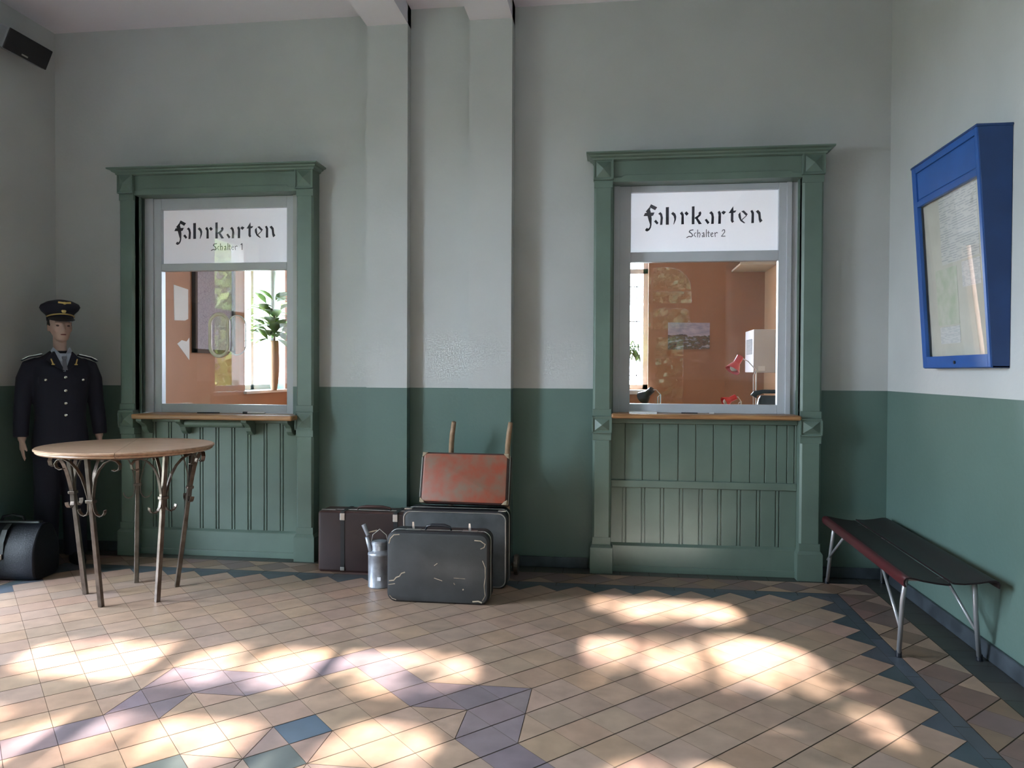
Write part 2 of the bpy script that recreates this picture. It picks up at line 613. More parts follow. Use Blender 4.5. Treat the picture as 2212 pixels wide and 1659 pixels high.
def inset(poly, d):
    n = len(poly)
    area = sum(poly[i - 1][0] * poly[i][1] - poly[i][0] * poly[i - 1][1] for i in range(n))
    if abs(area) < 2e-4:
        return None
    if area < 0:
        poly = poly[::-1]
    res = []
    for i in range(n):
        p, q, r_ = Vector(poly[i - 1]), Vector(poly[i]), Vector(poly[(i + 1) % n])
        e1, e2 = (q - p), (r_ - q)
        if e1.length < 1e-6 or e2.length < 1e-6:
            return poly
        e1.normalize()
        e2.normalize()
        n1, n2 = Vector((-e1.y, e1.x)), Vector((-e2.y, e2.x))
        # joints along one diagonal are wider than along the other
        d1 = d * (1.7 if e1.x * e1.y > 0.1 else 0.55 if e1.x * e1.y < -0.1 else 1.0)
        d2 = d * (1.7 if e2.x * e2.y > 0.1 else 0.55 if e2.x * e2.y < -0.1 else 1.0)
        det = n1.x * n2.y - n1.y * n2.x
        if abs(det) < 1e-4:
            res.append(tuple(q + n1 * d1))
        else:
            res.append((q.x + (d1 * n2.y - d2 * n1.y) / det, q.y + (n1.x * d2 - n2.x * d1) / det))
    return res


rng = random.Random(3)
TAN = [(0.365, 0.245, 0.172), (0.355, 0.245, 0.180), (0.372, 0.245, 0.172), (0.345, 0.240, 0.182), (0.362, 0.232, 0.166), (0.345, 0.238, 0.172), (0.358, 0.236, 0.176)]
PURP = [(0.215, 0.165, 0.170), (0.20, 0.155, 0.168), (0.225, 0.165, 0.165)]
SLATE = [(0.070, 0.083, 0.098), (0.062, 0.080, 0.088), (0.080, 0.090, 0.105)]
ROSE = [(0.20, 0.125, 0.10), (0.22, 0.13, 0.115), (0.19, 0.13, 0.115), (0.24, 0.155, 0.105)]
PINK = [(0.29, 0.20, 0.165)]
DARK = [(0.055, 0.056, 0.045), (0.048, 0.050, 0.046), (0.062, 0.058, 0.050)]


def jit(c):
    k = rng.uniform(0.93, 1.07)
    return (c[0] * k * rng.uniform(0.97, 1.03), c[1] * k, c[2] * k * rng.uniform(0.95, 1.05))


def zone(i, j):
    a = abs(i)
    s, d = a + j, a - j
    if a <= 1 and abs(j) <= 1 and abs(i) + abs(j) < 1.0:
        return 'slate'
    if a + abs(j + 2) < 1:
        return 'slate2'
    if abs(a - 2.2) < 0 or abs(a - 3) + abs(j + 3) < 1:
        return 'slate2'
    if a < 1 and -2 < j < 0:
        return 'pink'
    if 1 < a < 3 and -4 < j < -2 and a + abs(j + 2) < 3.2 and j > -3.2:
        return 'pink'
    if 5 <= a <= 7 and 0 <= j and j <= a - 3:
        return 'purp'
    if 2 <= j <= 4 and a >= 3 and j >= a - 3 and a <= 7:
        return 'purp'
    if 5 <= s <= 7 and d >= 5 and j <= 0.001:
        return 'purp'
    if 5 <= s <= 7 and d <= 1 and j < 6.5:
        return 'purp'
    return 'tan'


tiles = []   # (poly, colour)
GX0, GX1, GY0, GY1 = X0 - 22 * HX, X0 + 21 * HX, BY, Y0 + 17 * HY
for i in range(-23, 23):
    for j in range(-42, 19):
        if (i + j) % 2:
            continue
        cx, cy = X0 + i * HX, Y0 + j * HY
        P = [(cx - HX, cy), (cx, cy - HY), (cx + HX, cy), (cx, cy + HY)]
        edge = i in (-22, 21) or j == 17
        if i > 21 or i < -22 or j > 17:
            continue
        if edge:
            q = P
            q = clip(q, 0, GX1, True)
            q = clip(q, 0, GX0, False) if q else q
            q = clip(q, 1, GY1, True) if q else q
            if len(q) > 2:
                tiles.append((q, jit(rng.choice(SLATE))))
            continue
        # four quarter triangles
        zs = [zone(i - 0.33, j - 0.33), zone(i + 0.33, j - 0.33), zone(i + 0.33, j + 0.33), zone(i - 0.33, j + 0.33)]
        tab = {'tan': TAN, 'purp': PURP, 'slate': SLATE, 'slate2': [(0.10, 0.115, 0.11)], 'pink': PINK}
        if len(set(zs)) == 1:
            c = jit(rng.choice(tab[zs[0]]))
            if zs[0] == 'slate':
                c = (0.085, 0.115, 0.150)
            tiles.append((P, c))
        elif zs[0] == zs[1] and zs[2] == zs[3]:
            tiles.append(([P[0], P[1], P[2]], jit(rng.choice(tab[zs[0]]))))
            tiles.append(([P[0], P[2], P[3]], jit(rng.choice(tab[zs[2]]))))
        elif zs[1] == zs[2] and zs[0] == zs[3]:
            tiles.append(([P[0], P[1], P[3]], jit(rng.choice(tab[zs[0]]))))
            tiles.append(([P[1], P[2], P[3]], jit(rng.choice(tab[zs[1]]))))
        else:
            C_ = (cx, cy)
            for k in range(4):
                tiles.append(([P[k], P[(k + 1) % 4], C_], jit(rng.choice(tab[zs[k]]))))
# slate line and the borders outside it
LW = 0.07


def strip_line(x0, x1, y0, y1, pal, step=0.25):
    lx, ly = x1 - x0, y1 - y0
    if lx > ly:
        n = max(1, round(lx / step))
        for k in range(n):
            a, b = x0 + lx * k / n, x0 + lx * (k + 1) / n
            tiles.append(([(a, y0), (b, y0), (b, y1), (a, y1)], jit(rng.choice(pal))))
    else:
        n = max(1, round(ly / step))
        for k in range(n):
            a, b = y0 + ly * k / n, y0 + ly * (k + 1) / n
            tiles.append(([(x0, a), (x1, a), (x1, b), (x0, b)], jit(rng.choice(pal))))


def diamond_border(x0, x1, y0, y1, vert):
    w_ = (x1 - x0) if vert else (y1 - y0)
    ln = (y1 - y0) if vert else (x1 - x0)
    n = round(ln / 0.254)
    st = ln / n
    for k in range(n + 1):
        c = (y1 - st * (k)) if vert else (x1 - st * k)
        for kind in (0, 1):
            if kind == 0:
                if vert:
                    P = [(x0, c), ((x0 + x1) / 2, c - st / 2), (x1, c), ((x0 + x1) / 2, c + st / 2)]
                else:
                    P = [(c, y0), (c + st / 2, (y0 + y1) / 2), (c, y1), (c - st / 2, (y0 + y1) / 2)]
                Q = [P]
                col = jit(rng.choice(ROSE))
                cols = [col]
            else:
                c2 = c - st / 2
                if vert:
                    Q = [[(x0, c2 - st / 2), ((x0 + x1) / 2, c2), (x0, c2 + st / 2)], [(x1, c2 - st / 2), (x1, c2 + st / 2), ((x0 + x1) / 2, c2)]]
                else:
                    Q = [[(c2 - st / 2, y0), (c2 + st / 2, y0), (c2, (y0 + y1) / 2)], [(c2 - st / 2, y1), (c2, (y0 + y1) / 2), (c2 + st / 2, y1)]]
                cols = [jit(rng.choice(TAN)) if rng.random() < 0.55 else jit(rng.choice(ROSE)) for _ in Q]
            for P, col in zip(Q, cols):
                P = clip(P, 0, x1, True)
                P = clip(P, 0, x0, False) if P else P
                P = clip(P, 1, y1, True) if P else P
                P = clip(P, 1, y0, False) if P else P
                if len(P) > 2:
                    tiles.append((P, col))


BB = 0.25
strip_line(GX0 - LW, GX1 + LW, GY1, GY1 + LW, SLATE)
strip_line(GX1, GX1 + LW, BY, GY1, SLATE)
strip_line(GX0 - LW, GX0, BY, GY1, SLATE)
diamond_border(GX1 + LW, GX1 + LW + BB, BY, GY1 + LW, True)
diamond_border(GX0 - LW - BB, GX0 - LW, BY, GY1 + LW, True)
diamond_border(GX0 - LW - BB, GX1 + LW + BB, GY1 + LW, GY1 + LW + BB, False)
strip_line(GX1 + LW + BB, RX, BY, -0.16, DARK, 0.2)
strip_line(LX, GX0 - LW - BB, BY, -0.16, DARK, 0.2)
strip_line(LX, RX, GY1 + LW + BB, 0.0, DARK, 0.2)

vs, fs, cols = [], [], []
for P, c in tiles:
    q = inset(P, 0.0016)
    if not q:
        continue
    o_ = len(vs)
    vs += [(x, y, 0.0) for x, y in q]
    fs.append(list(range(o_, o_ + len(q))))
    cols.append(c)
nf = len(fs)
o_ = len(vs)
vs += [(LX - 0.3, BY - 0.3, -0.0025), (RX + 0.3, BY - 0.3, -0.0025), (RX + 0.3, 0.2, -0.0025), (LX - 0.3, 0.2, -0.0025)]
vs += [(LX - 0.3, BY - 0.3, -0.05), (RX + 0.3, BY - 0.3, -0.05), (RX + 0.3, 0.2, -0.05), (LX - 0.3, 0.2, -0.05)]
fs += [[o_, o_ + 1, o_ + 2, o_ + 3], [o_ + 7, o_ + 6, o_ + 5, o_ + 4]]
fs += [[o_ + k, o_ + 4 + k, o_ + 4 + (k + 1) % 4, o_ + (k + 1) % 4] for k in range(4)]
me = bpy.data.meshes.new('floor')
me.from_pydata(vs, [], fs)
me.materials.append(fm)
me.materials.append(M['grout'])
ca = me.color_attributes.new('tile', 'FLOAT_COLOR', 'CORNER')
li = 0
for k, p in enumerate(me.polygons):
    c = cols[k] if k < nf else (0.1, 0.08, 0.06)
    p.material_index = 0 if k < nf else 1
    for l_ in range(p.loop_total):
        ca.data[p.loop_start + l_].color = (*c, 1)
fo = bpy.data.objects.new('floor', me)
COL.objects.link(fo)
struct(fo)

# ------------------------------------------------------------ windows of the side and office walls
def frame_x(name, y0, y1, z0, z1, x, bars, mull):
    """window in a wall that runs along Y"""
    e = bpy.data.objects.new(name, None)
    COL.objects.link(e)
    e['kind'] = 'structure'
    b = MB()
    t = 0.06
    b.box(x - t, x, y0, y0 + t, z0, z1).box(x - t, x, y1 - t, y1, z0, z1)
    b.box(x - t, x, y0, y1, z0, z0 + t).box(x - t, x, y0, y1, z1 - t, z1)
    for z in bars:
        b.box(x - t, x, y0, y1, z - 0.03, z + 0.03)
    for y in mull:
        b.box(x - t, x, y - 0.04, y + 0.04, z0, z1)
    b.build('window_frame', M['whitepaint'], e)
    MB().box(x - 0.2, x + 0.21, y0 - 0.03, y1 + 0.03, z0 - 0.04, z0 - 0.005).build('window_sill', M['whitepaint'], e, bevel=0.004)


frame_x('window_1', -3.35, -2.30, 1.16, 2.95, LX - 0.16, [2.07], [])
e = bpy.data.objects.new('door_1', None)
COL.objects.link(e)
e['kind'] = 'structure'
b = MB().box(LX - 0.20, LX - 0.15, -2.20, -1.34, 1.06, 2.12).box(LX - 0.20, LX - 0.15, -2.20, -2.15, 0.02, 1.06).box(LX - 0.20, LX - 0.15, -1.39, -1.34, 0.02, 1.06).box(LX - 0.20, LX - 0.15, -2.20, -1.34, 0.02, 0.07)
b.build('door_leaf', M['green'], e)
frame_x('window_2', -4.65, -3.95, 1.16, 2.95, LX - 0.16, [2.07], [])
frame_x('window_3', 3.08, 4.2, 1.16, 3.35, LX - 0.16, [2.75], [3.62])
for nm, x0, x1 in (('window_4', -0.85, 0.43),):
    e = bpy.data.objects.new(nm, None)
    COL.objects.link(e)
    e['kind'] = 'structure'
    b = MB()
    y = OY + 0.12
    for a, c in ((x0, x0 + 0.06), (x1 - 0.06, x1), ((x0 + x1) / 2 - 0.03, (x0 + x1) / 2 + 0.03)):
        b.box(a, c, y, y + 0.06, 1.18, 3.3)
    for z in (1.18, 3.24, 2.65):
        b.box(x0, x1, y, y + 0.06, z, z + 0.06)
    b.build('window_frame', M['whitepaint'], e)
    g = MB()
    for k in range(1, 5):
        g.box(x1 - 0.13 - 0.32 * (k - 1) - 0.012, x1 - 0.13 - 0.32 * (k - 1), y + 0.2, y + 0.21, 1.18, 3.3)
    for z in (1.35, 1.72, 2.05, 2.5, 2.9):
        g.box(x0, x1, y + 0.2, y + 0.21, z, z + 0.014)
    g.build('window_bars', M['greyplastic'], e)
    MB().box(x0 - 0.03, x1 + 0.03, OY - 0.10, OY + 0.3, 1.12, 1.175).build('window_sill', M['whitepaint'], e, bevel=0.004)

# keep geometry given in room coordinates when the parent stands elsewhere
def chain(o):
    mt = Matrix.LocRotScale(o.location, o.rotation_euler, None)
    return chain(o.parent) @ mt if o.parent else mt


_old_build = MB.build


def wbuild(self, name, m, parent, **k):
    inv = chain(parent).inverted()
    self.v = [inv @ Vector(p) for p in self.v]
    return _old_build(self, name, m, parent, **k)


MB.wbuild = wbuild


# ------------------------------------------------------------ lettering
def crop_to_uv(p):
    f = (p[0] - 30) / 2080.0
    top = 92 - 38 * f
    bot = 913 - 16 * f
    return f, (p[1] - top) / (bot - top)


BIG = [
    [(320, 242), (410, 285), (380, 325), (298, 283)], [(298, 283), (318, 300), (262, 358), (245, 343)],
    [(258, 335), (300, 292), (318, 352), (332, 440), (330, 525), (322, 565), (300, 600), (268, 618), (240, 605), (243, 588), (264, 568), (285, 582), (303, 555), (308, 522), (290, 470), (270, 400)],
    [(215, 405), (235, 363), (372, 356), (355, 395), (340, 404)],
    [(425, 375), (455, 350), (480, 375), (493, 430), (485, 527), (452, 529), (460, 430), (450, 392)], [(365, 480), (392, 456), (430, 500), (408, 524)],
    [(533, 285), (578, 282), (578, 525), (535, 527)], [(610, 375), (635, 350), (667, 372), (684, 415), (678, 462), (650, 526), (645, 520), (656, 450), (646, 408)],
    [(735, 370), (765, 343), (790, 385), (793, 521), (755, 523), (758, 402)], [(800, 370), (828, 343), (860, 375), (830, 405)],
    [(905, 278), (942, 274), (942, 521), (905, 523)], [(945, 432), (985, 405), (1004, 385), (998, 365), (1025, 343), (1040, 368), (1030, 402), (985, 442), (945, 448)], [(955, 440), (990, 440), (1047, 518), (1005, 523)],
    [(1150, 370), (1180, 343), (1208, 375), (1218, 430), (1215, 519), (1178, 521), (1185, 420), (1175, 387)], [(1088, 465), (1112, 448), (1156, 500), (1130, 523)],
    [(1270, 355), (1295, 338), (1318, 375), (1315, 518), (1278, 520), (1281, 395)], [(1320, 365), (1350, 338), (1387, 355), (1355, 392)],
    [(1424, 372), (1487, 278), (1491, 340), (1532, 335), (1515, 363), (1491, 369), (1490, 470), (1500, 490), (1475, 508), (1455, 480), (1457, 371)],
    [(1560, 390), (1588, 358), (1592, 400), (1602, 460), (1657, 509), (1640, 514), (1590, 482), (1564, 430)], [(1600, 350), (1635, 336), (1692, 390), (1668, 412), (1625, 366)], [(1606, 462), (1672, 404), (1678, 412), (1612, 472)],
    [(1728, 345), (1755, 330), (1778, 370), (1778, 511), (1742, 513), (1745, 382)], [(1803, 350), (1835, 331), (1868, 365), (1876, 450), (1898, 480), (1862, 508), (1846, 470), (1838, 392)],
]
SMALL = [
    ([(925, 600), (882, 608), (870, 628), (905, 652), (920, 680), (900, 697), (868, 690), (835, 706)], 11),
    ([(968, 641), (948, 648), (940, 675), (962, 698)], 8), ([(990, 600), (990, 700)], 9), ([(992, 652), (1014, 638), (1026, 660), (1016, 704)], 8),
    ([(1055, 650), (1076, 640), (1083, 698)], 9), ([(1078, 668), (1054, 682), (1058, 700), (1080, 692)], 7), ([(1112, 598), (1112, 698)], 9),
    ([(1142, 618), (1142, 690), (1152, 697)], 9), ([(1126, 643), (1162, 641)], 7),
    ([(1178, 670), (1208, 655), (1198, 640), (1178, 652), (1176, 680), (1190, 697), (1212, 688)], 8), ([(1232, 640), (1238, 698)], 9), ([(1240, 652), (1258, 638), (1272, 645)], 9),
]
DIG = {'2': [([(1334, 622), (1348, 602), (1370, 604), (1372, 632), (1326, 692), (1378, 690)], 9)], '1': [([(1328, 620), (1348, 602), (1348, 696)], 10)]}


def lettering(x0, x1, z0, z1, y, digit, parent):
    def mp(p):
        u, v = crop_to_uv(p)
        return (x0 + u * (x1 - x0), z1 - v * (z1 - z0))
    big = MB()
    for poly in BIG:
        big.prism([mp(p) for p in poly], y - 0.002, y, 'y')
    big.wbuild('main_lettering', M['ink'], parent)
    sm = MB()
    for path, w in SMALL + DIG[digit]:
        for a, b in zip(path[:-1], path[1:]):
            a, b = Vector(a), Vector(b)
            t = (b - a).normalized()
            n_ = Vector((-t.y, t.x)) * w / 2
            a2, b2 = a - t * w * 0.3, b + t * w * 0.3
            sm.prism([mp(q) for q in (a2 + n_, b2 + n_, b2 - n_, a2 - n_)], y - 0.002, y, 'y')
    sm.wbuild('small_lettering', M['ink'], parent)


# ------------------------------------------------------------ ticket counters
def pyramid(b, x0, x1, z0, z1, y):
    mx, mz, d = (x0 + x1) / 2, (z0 + z1) / 2, 0.018
    i = 0.018
    b.box(x0, x1, y, y + 0.06, z0, z1)
    b.add([(x0 + i, y, z0 + i), (x1 - i, y, z0 + i), (x1 - i, y, z1 - i), (x0 + i, y, z1 - i), (mx, y - 0.028, mz)], [(0, 1, 4), (1, 2, 4), (2, 3, 4), (3, 0, 4), (3, 2, 1, 0)])
    for (a, c, e_, f_) in ((x0, x1, z0, z0 + 0.009), (x0, x1, z1 - 0.009, z1), (x0, x0 + 0.009, z0, z1), (x1 - 0.009, x1, z0, z1)):
        b.box(a, c, y - 0.008, y, e_, f_)


def pilaster(par, x0, x1, yf, z0, z1, zb0, zb1):
    b = MB()
    c = 0.014

    def shaft(za, zb):
        # chamfered shaft whose chamfer stops short of both ends
        b.prism([(x0, 0.0), (x0, yf + c), (x0 + c, yf), (x1 - c, yf), (x1, yf + c), (x1, 0.0)], za + 0.05, zb - 0.05, 'z')
        b.box(x0, x1, yf, 0.0, za, za + 0.05).box(x0, x1, yf, 0.0, zb - 0.05, zb)
    shaft(z0, zb0)
    shaft(zb1, z1)
    b.box(x0, x1, yf, 0.0, zb0, zb1)
    b.wbuild('pilaster', M['green'], par, bevel=0.002)
    q = MB()
    pyramid(q, x0 - 0.004, x1 + 0.004, zb0, zb1, yf - 0.012)
    q.wbuild('pyramid_block', M['green'], par, bevel=0.001)
    q = MB()
    pyramid(q, x0 - 0.004, x1 + 0.004, z1, z1 + 0.145, yf - 0.012)
    q.box(x0, x1, yf + 0.04, 0.0, z1, z1 + 0.145)
    q.wbuild('pyramid_block', M['green'], par, bevel=0.001)
    q = MB().box(x0 - 0.014, x1 + 0.014, yf - 0.016, 0.0, 0.0, z0 - 0.02)
    q.hexa([(x0 - 0.014, yf - 0.016, z0 - 0.02), (x1 + 0.014, yf - 0.016, z0 - 0.02), (x1 + 0.014, 0, z0 - 0.02), (x0 - 0.014, 0, z0 - 0.02)],
           [(x0, yf, z0), (x1, yf, z0), (x1, 0, z0), (x0, 0, z0)])
    q.wbuild('plinth', M['green'], par, bevel=0.002)


def boards(b, x0, x1, z0, z1, y, cs, double):
    """tongue and groove boards; cs: groove centres"""
    g, bead = 0.006, 0.016
    b.box(x0, x1, y + 0.012, y + 0.02, z0, z1)
    e = [x0]
    for c in cs:
        if double:
            e += [c - bead / 2 - g, c - bead / 2, c + bead / 2, c + bead / 2 + g]
        else:
            e += [c - 0.003, c + 0.003]
    e.append(x1)
    for k in range(0, len(e), 2):
        if e[k + 1] - e[k] > 0.004:
            b.box(e[k], e[k + 1], y, y + 0.014, z0, z1)


def counter(cfg):
    par = thing('ticket_counter', cfg['label'], 'ticket counter', loc=((cfg['pl'][0] + cfg['pr'][1]) / 2, -0.05, 0), group=None)
    yf = -0.12
    (a0, a1), (b0, b1) = cfg['pl'], cfg['pr']
    zt = 2.722
    pilaster(par, a0, a1, yf, 0.20, zt, *cfg['zb'])
    pilaster(par, b0, b1, yf, 0.20, zt, *cfg['zb'])
    h = MB()
    h.box(a1, b0, yf + 0.012, 0.0, zt + 0.02, zt + 0.145)
    h.prism([(a1, zt - 0.012), (b0, zt - 0.012), (b0, zt + 0.02), (b0 - 0.06, zt + 0.02), (b0 - 0.075, zt + 0.035), (a1 + 0.075, zt + 0.035), (a1 + 0.06, zt + 0.02), (a1, zt + 0.02)], yf + 0.006, 0.0, 'y')
    h.box(a1, b0, 0.0, 0.075, zt - 0.01, zt + 0.03)
    h.wbuild('header', M['green'], par, bevel=0.002)
    zc = zt + 0.145
    co = MB()
    co.rings([[(a0 - o1, y1, z), (b1 + o1, y1, z), (b1 + o1, 0.0, z), (a0 - o1, 0.0, z)] for o1, y1, z in
              ((0.0, -0.13, zc - 0.012), (0.012, -0.142, zc - 0.008), (0.014, -0.146, zc + 0.002), (0.03, -0.165, zc + 0.010), (0.034, -0.170, zc + 0.018), (0.052, -0.198, zc + 0.024), (0.052, -0.198, zc + 0.034), (0.0, -0.14, zc + 0.040))])
    co.wbuild('cornice', M['green'], par)
    # jambs that line the opening
    j = MB().prism([(a1 - 0.025, yf + 0.02), (a1, yf + 0.02), (a1, -0.05), (a1 + 0.010, -0.05), (a1 + 0.010, -0.03), (a1, -0.03), (a1, 0.029), (a1 - 0.025, 0.029)], cfg['zs'], zt, 'z')
    j.wbuild('jamb_lining', M['green'], par, bevel=0.002)
    j = MB().prism([(b0 + 0.025, yf + 0.02), (b0, yf + 0.02), (b0, -0.05), (b0 - 0.012, -0.05), (b0 - 0.012, -0.03), (b0, -0.03), (b0, 0.029), (b0 + 0.025, 0.029)], cfg['zs'], zt, 'z')
    j.wbuild('jamb_lining', M['green'], par, bevel=0.002)
    # panel
    p = MB()
    if cfg['two']:
        boards(p, a1, b0, 0.635, 1.04, -0.03, [0.084, 0.206, 0.324, 0.451, 0.571, 0.69, 0.812, 0.936, 1.035, 1.114, 1.182, 1.230], False)
        boards(p, a1, b0, 0.19, 0.60, -0.03, [0.08, 0.212, 0.343, 0.473, 0.606, 0.734, 0.865, 0.995, 1.121], True)
        p.wbuild('board_panel', M['green'], par, bevel=0.0015, seg=1)
        MB().box(a1, b0, -0.046, 0.0, 0.592, 0.642).wbuild('middle_rail', M['green'], par, bevel=0.004)
    else:
        boards(p, a1, b0, 0.19, 1.04, -0.03, [-3.47 + 0.1275 * k for k in range(9)], True)
        p.wbuild('board_panel', M['green'], par, bevel=0.0015, seg=1)
    r_ = MB().box(a1, b0, -0.052, 0.0, 0.03, 0.185)
    r_.hexa([(a1, -0.052, 0.185), (b0, -0.052, 0.185), (b0, 0, 0.185), (a1, 0, 0.185)], [(a1, -0.032, 0.2), (b0, -0.032, 0.2), (b0, 0, 0.2), (a1, 0, 0.2)])
    r_.box(a1, b0, -0.062, 0.0, 0.0, 0.045)
    r_.wbuild('base_board', M['green'], par, bevel=0.003)
    # shelf
    s = MB().box(*cfg['shelf'])
    so = s.wbuild('shelf', M['wood'], par, bevel=0.012, seg=4)
    so['label'] = 'varnished brown wooden shelf board'
    if cfg['two']:
        MB().box(a1, b0, -0.062, 0.0, 1.042, 1.080).wbuild('apron_moulding', M['green'], par, bevel=0.006)
    else:
        MB().box(a1, b0, -0.045, 0.0, 1.005, 1.037).wbuild('apron_moulding', M['green'], par, bevel=0.006)
        for x in (-3.50, -3.19, -2.675, -2.36):
            pr = [(-0.03, 1.036), (-0.185, 1.036), (-0.185, 1.018), (-0.165, 1.005), (-0.14, 0.996), (-0.115, 0.975), (-0.105, 0.948), (-0.08, 0.925), (-0.05, 0.918), (-0.03, 0.925)]
            MB().prism(pr, x - 0.022, x + 0.022, 'x').wbuild('bracket', M['green'], par, bevel=0.003)
        q = MB()
        q.rings([[(-3.165, -0.115 + 0.030 * math.cos(t), 1.004 + 0.030 * math.sin(t)) for t in [k * math.pi / 8 for k in range(16)]],
                 [(-2.700, -0.115 + 0.030 * math.cos(t), 1.004 + 0.030 * math.sin(t)) for t in [k * math.pi / 8 for k in range(16)]]])
        q.wbuild('roller_rail', M['green'], par, bevel=0.006, smooth='auto')
    return par


c1 = counter(dict(pl=(-3.695, -3.578), pr=(-2.300, -2.170), zb=(0.965, 1.095), zs=1.07, two=False, shelf=(-3.530, -2.285, -0.235, 0.03, 1.037, 1.074),
                  label='green panelled ticket counter on the left with a bracketed wooden shelf, behind the round table'))
c2 = counter(dict(pl=(-0.141, -0.012), pr=(1.246, 1.384), zb=(0.975, 1.092), zs=1.10, two=True, shelf=(-0.012, 1.246, -0.160, 0.03, 1.080, 1.113),
                  label='green panelled ticket counter on the right, panels split by a middle rail, beside the bench'))


def ticket_window(xo, zo, sign, pane, digit, label, sub):
    par = thing('ticket_window', label, 'ticket window', loc=((xo[0] + xo[1]) / 2, 0.05, zo[0]))
    f = MB()
    y0, y1 = 0.03, 0.085
    f.box(xo[0], sign[0], y0, y1, zo[0], zo[1]).box(sign[1], xo[1], y0, y1, zo[0], zo[1])
    f.box(sign[0], sign[1], y0, y1, sign[3], zo[1]).box(sign[0], sign[1], y0, y1, pane[3], sign[2]).box(sign[0], sign[1], y0, y1, zo[0], pane[2])
    f.wbuild('sash_frame', M['sash'], par, bevel=0.003)
    o = MB()
    for a, b in sub:
        o.box(a, b, 0.015, 0.03, zo[0], zo[1])
    if sub:
        o.wbuild('outer_frame', M['sash'], par, bevel=0.003)
    so = MB().add([(sign[0], 0.0605, sign[2]), (sign[1], 0.0605, sign[2]), (sign[1], 0.0605, sign[3]), (sign[0], 0.0605, sign[3])], [(0, 1, 2, 3)]).wbuild('sign_board', M['opal'], par)
    so['label'] = 'white board with black blackletter lettering'
    lettering(sign[0], sign[1], sign[2], sign[3], 0.060, digit, par)
    g = MB()
    g.add([(pane[0], 0.055, pane[2]), (pane[1], 0.055, pane[2]), (pane[1], 0.055, pane[3]), (pane[0], 0.055, pane[3])], [(0, 1, 2, 3)])
    g.wbuild('glass_pane', M['glass'], par)
    g = MB()
    g.add([(sign[0], 0.055, sign[2]), (sign[1], 0.055, sign[2]), (sign[1], 0.055, sign[3]), (sign[0], 0.055, sign[3])], [(0, 1, 2, 3)])
    g.wbuild('sign_glass', M['glass'], par)
    return par


w1 = ticket_window((-3.575, -2.300), (1.074, 2.712), (-3.446, -2.437, 2.215, 2.627), (-3.446, -2.437, 1.140, 2.158), '1',
                   'grey framed glazed ticket window with oval speaking ring, nearest the uniformed mannequin', [(-3.575, -3.505)])
w2 = ticket_window((-0.010, 1.246), (1.113, 2.712), (0.115, 1.124, 2.247, 2.668), (0.104, 1.124, 1.176, 2.176), '2',
                   'grey framed glazed ticket window without a ring, its sign ending in a 2', [(-0.010, 0.04), (1.175, 1.210)])


def oval(cx, cz, y, rx, rz, rt_, ry):
    b = MB()
    # stadium path
    path = []
    s = rz - rx
    for k in range(17):
        t = math.pi * k / 16
        path.append((cx + rx * math.cos(t), y, cz + s + rx * math.sin(t)))
    for k in range(17):
        t = math.pi + math.pi * k / 16
        path.append((cx + rx * math.cos(t), y, cz - s + rx * math.sin(t)))
    b.tube(path, rt_, 8, closed=True)
    return b


oval(-2.985, 1.668, 0.046, 0.074, 0.160, 0.0135, 1).wbuild('speaking_ring', M['cream'], w1, smooth=True)
oval(-2.852, 1.668, 0.066, 0.070, 0.150, 0.005, 1).wbuild('ring_reflection', M['nickel'], w1, smooth=True)  # thin grey ring modelled as the speaking ring's reflection in the inner pane

# ------------------------------------------------------------ small things on the two shelves
def on_shelf(name, b, m, label, cat):
    o = b.build(name, m, bevel=0.0006)
    return tag(o, label, cat)


on_shelf('pen', MB().tube([(-3.11, -0.05, 1.079), (-2.94, -0.035, 1.079)], 0.0045, 8), M['plastic'], 'black pen lying on the left shelf below the ring', 'pen')
mk_ = thing('marker_pen', 'white marker pen with black cap on the left shelf', 'pen', loc=(-2.68, -0.03, 1.075))
MB().tube([(-2.72, -0.03, 1.082), (-2.585, -0.02, 1.082)], 0.007, 10).wbuild('barrel', M['paper'], mk_)
MB().tube([(-2.755, -0.032, 1.082), (-2.719, -0.03, 1.082)], 0.0078, 10).wbuild('cap', M['plastic'], mk_)
on_shelf('paper_pad', MB().box(0.11, 0.30, -0.09, 0.02, 1.1135, 1.124), M['paper'], 'white paper pad on the right shelf under the window', 'paper')
on_shelf('pen', MB().tube([(0.47, -0.03, 1.1175), (0.58, -0.045, 1.1175)], 0.0038, 8), M['plastic'], 'black pen lying on the right shelf beside the white pad', 'pen')
on_shelf('eraser', MB().box(0.66, 0.69, -0.05, -0.03, 1.1135, 1.124), M['paper'], 'small white eraser on the right shelf', 'eraser')

# ------------------------------------------------------------ office interior
desk = thing('office_desk', 'long wooden desk behind the two ticket windows', 'desk', loc=(-1.2, 0.65, 0))
MB().box(-3.9, 1.45, 0.22, 1.25, 0.985, 1.02).wbuild('desk_top', M['wood'], desk, bevel=0.004)
for x in (-3.8, -1.2, 1.38):
    MB().box(x, x + 0.05, 0.3, 1.2, 0.0, 0.985).wbuild('side_panel', M['wood'], desk)

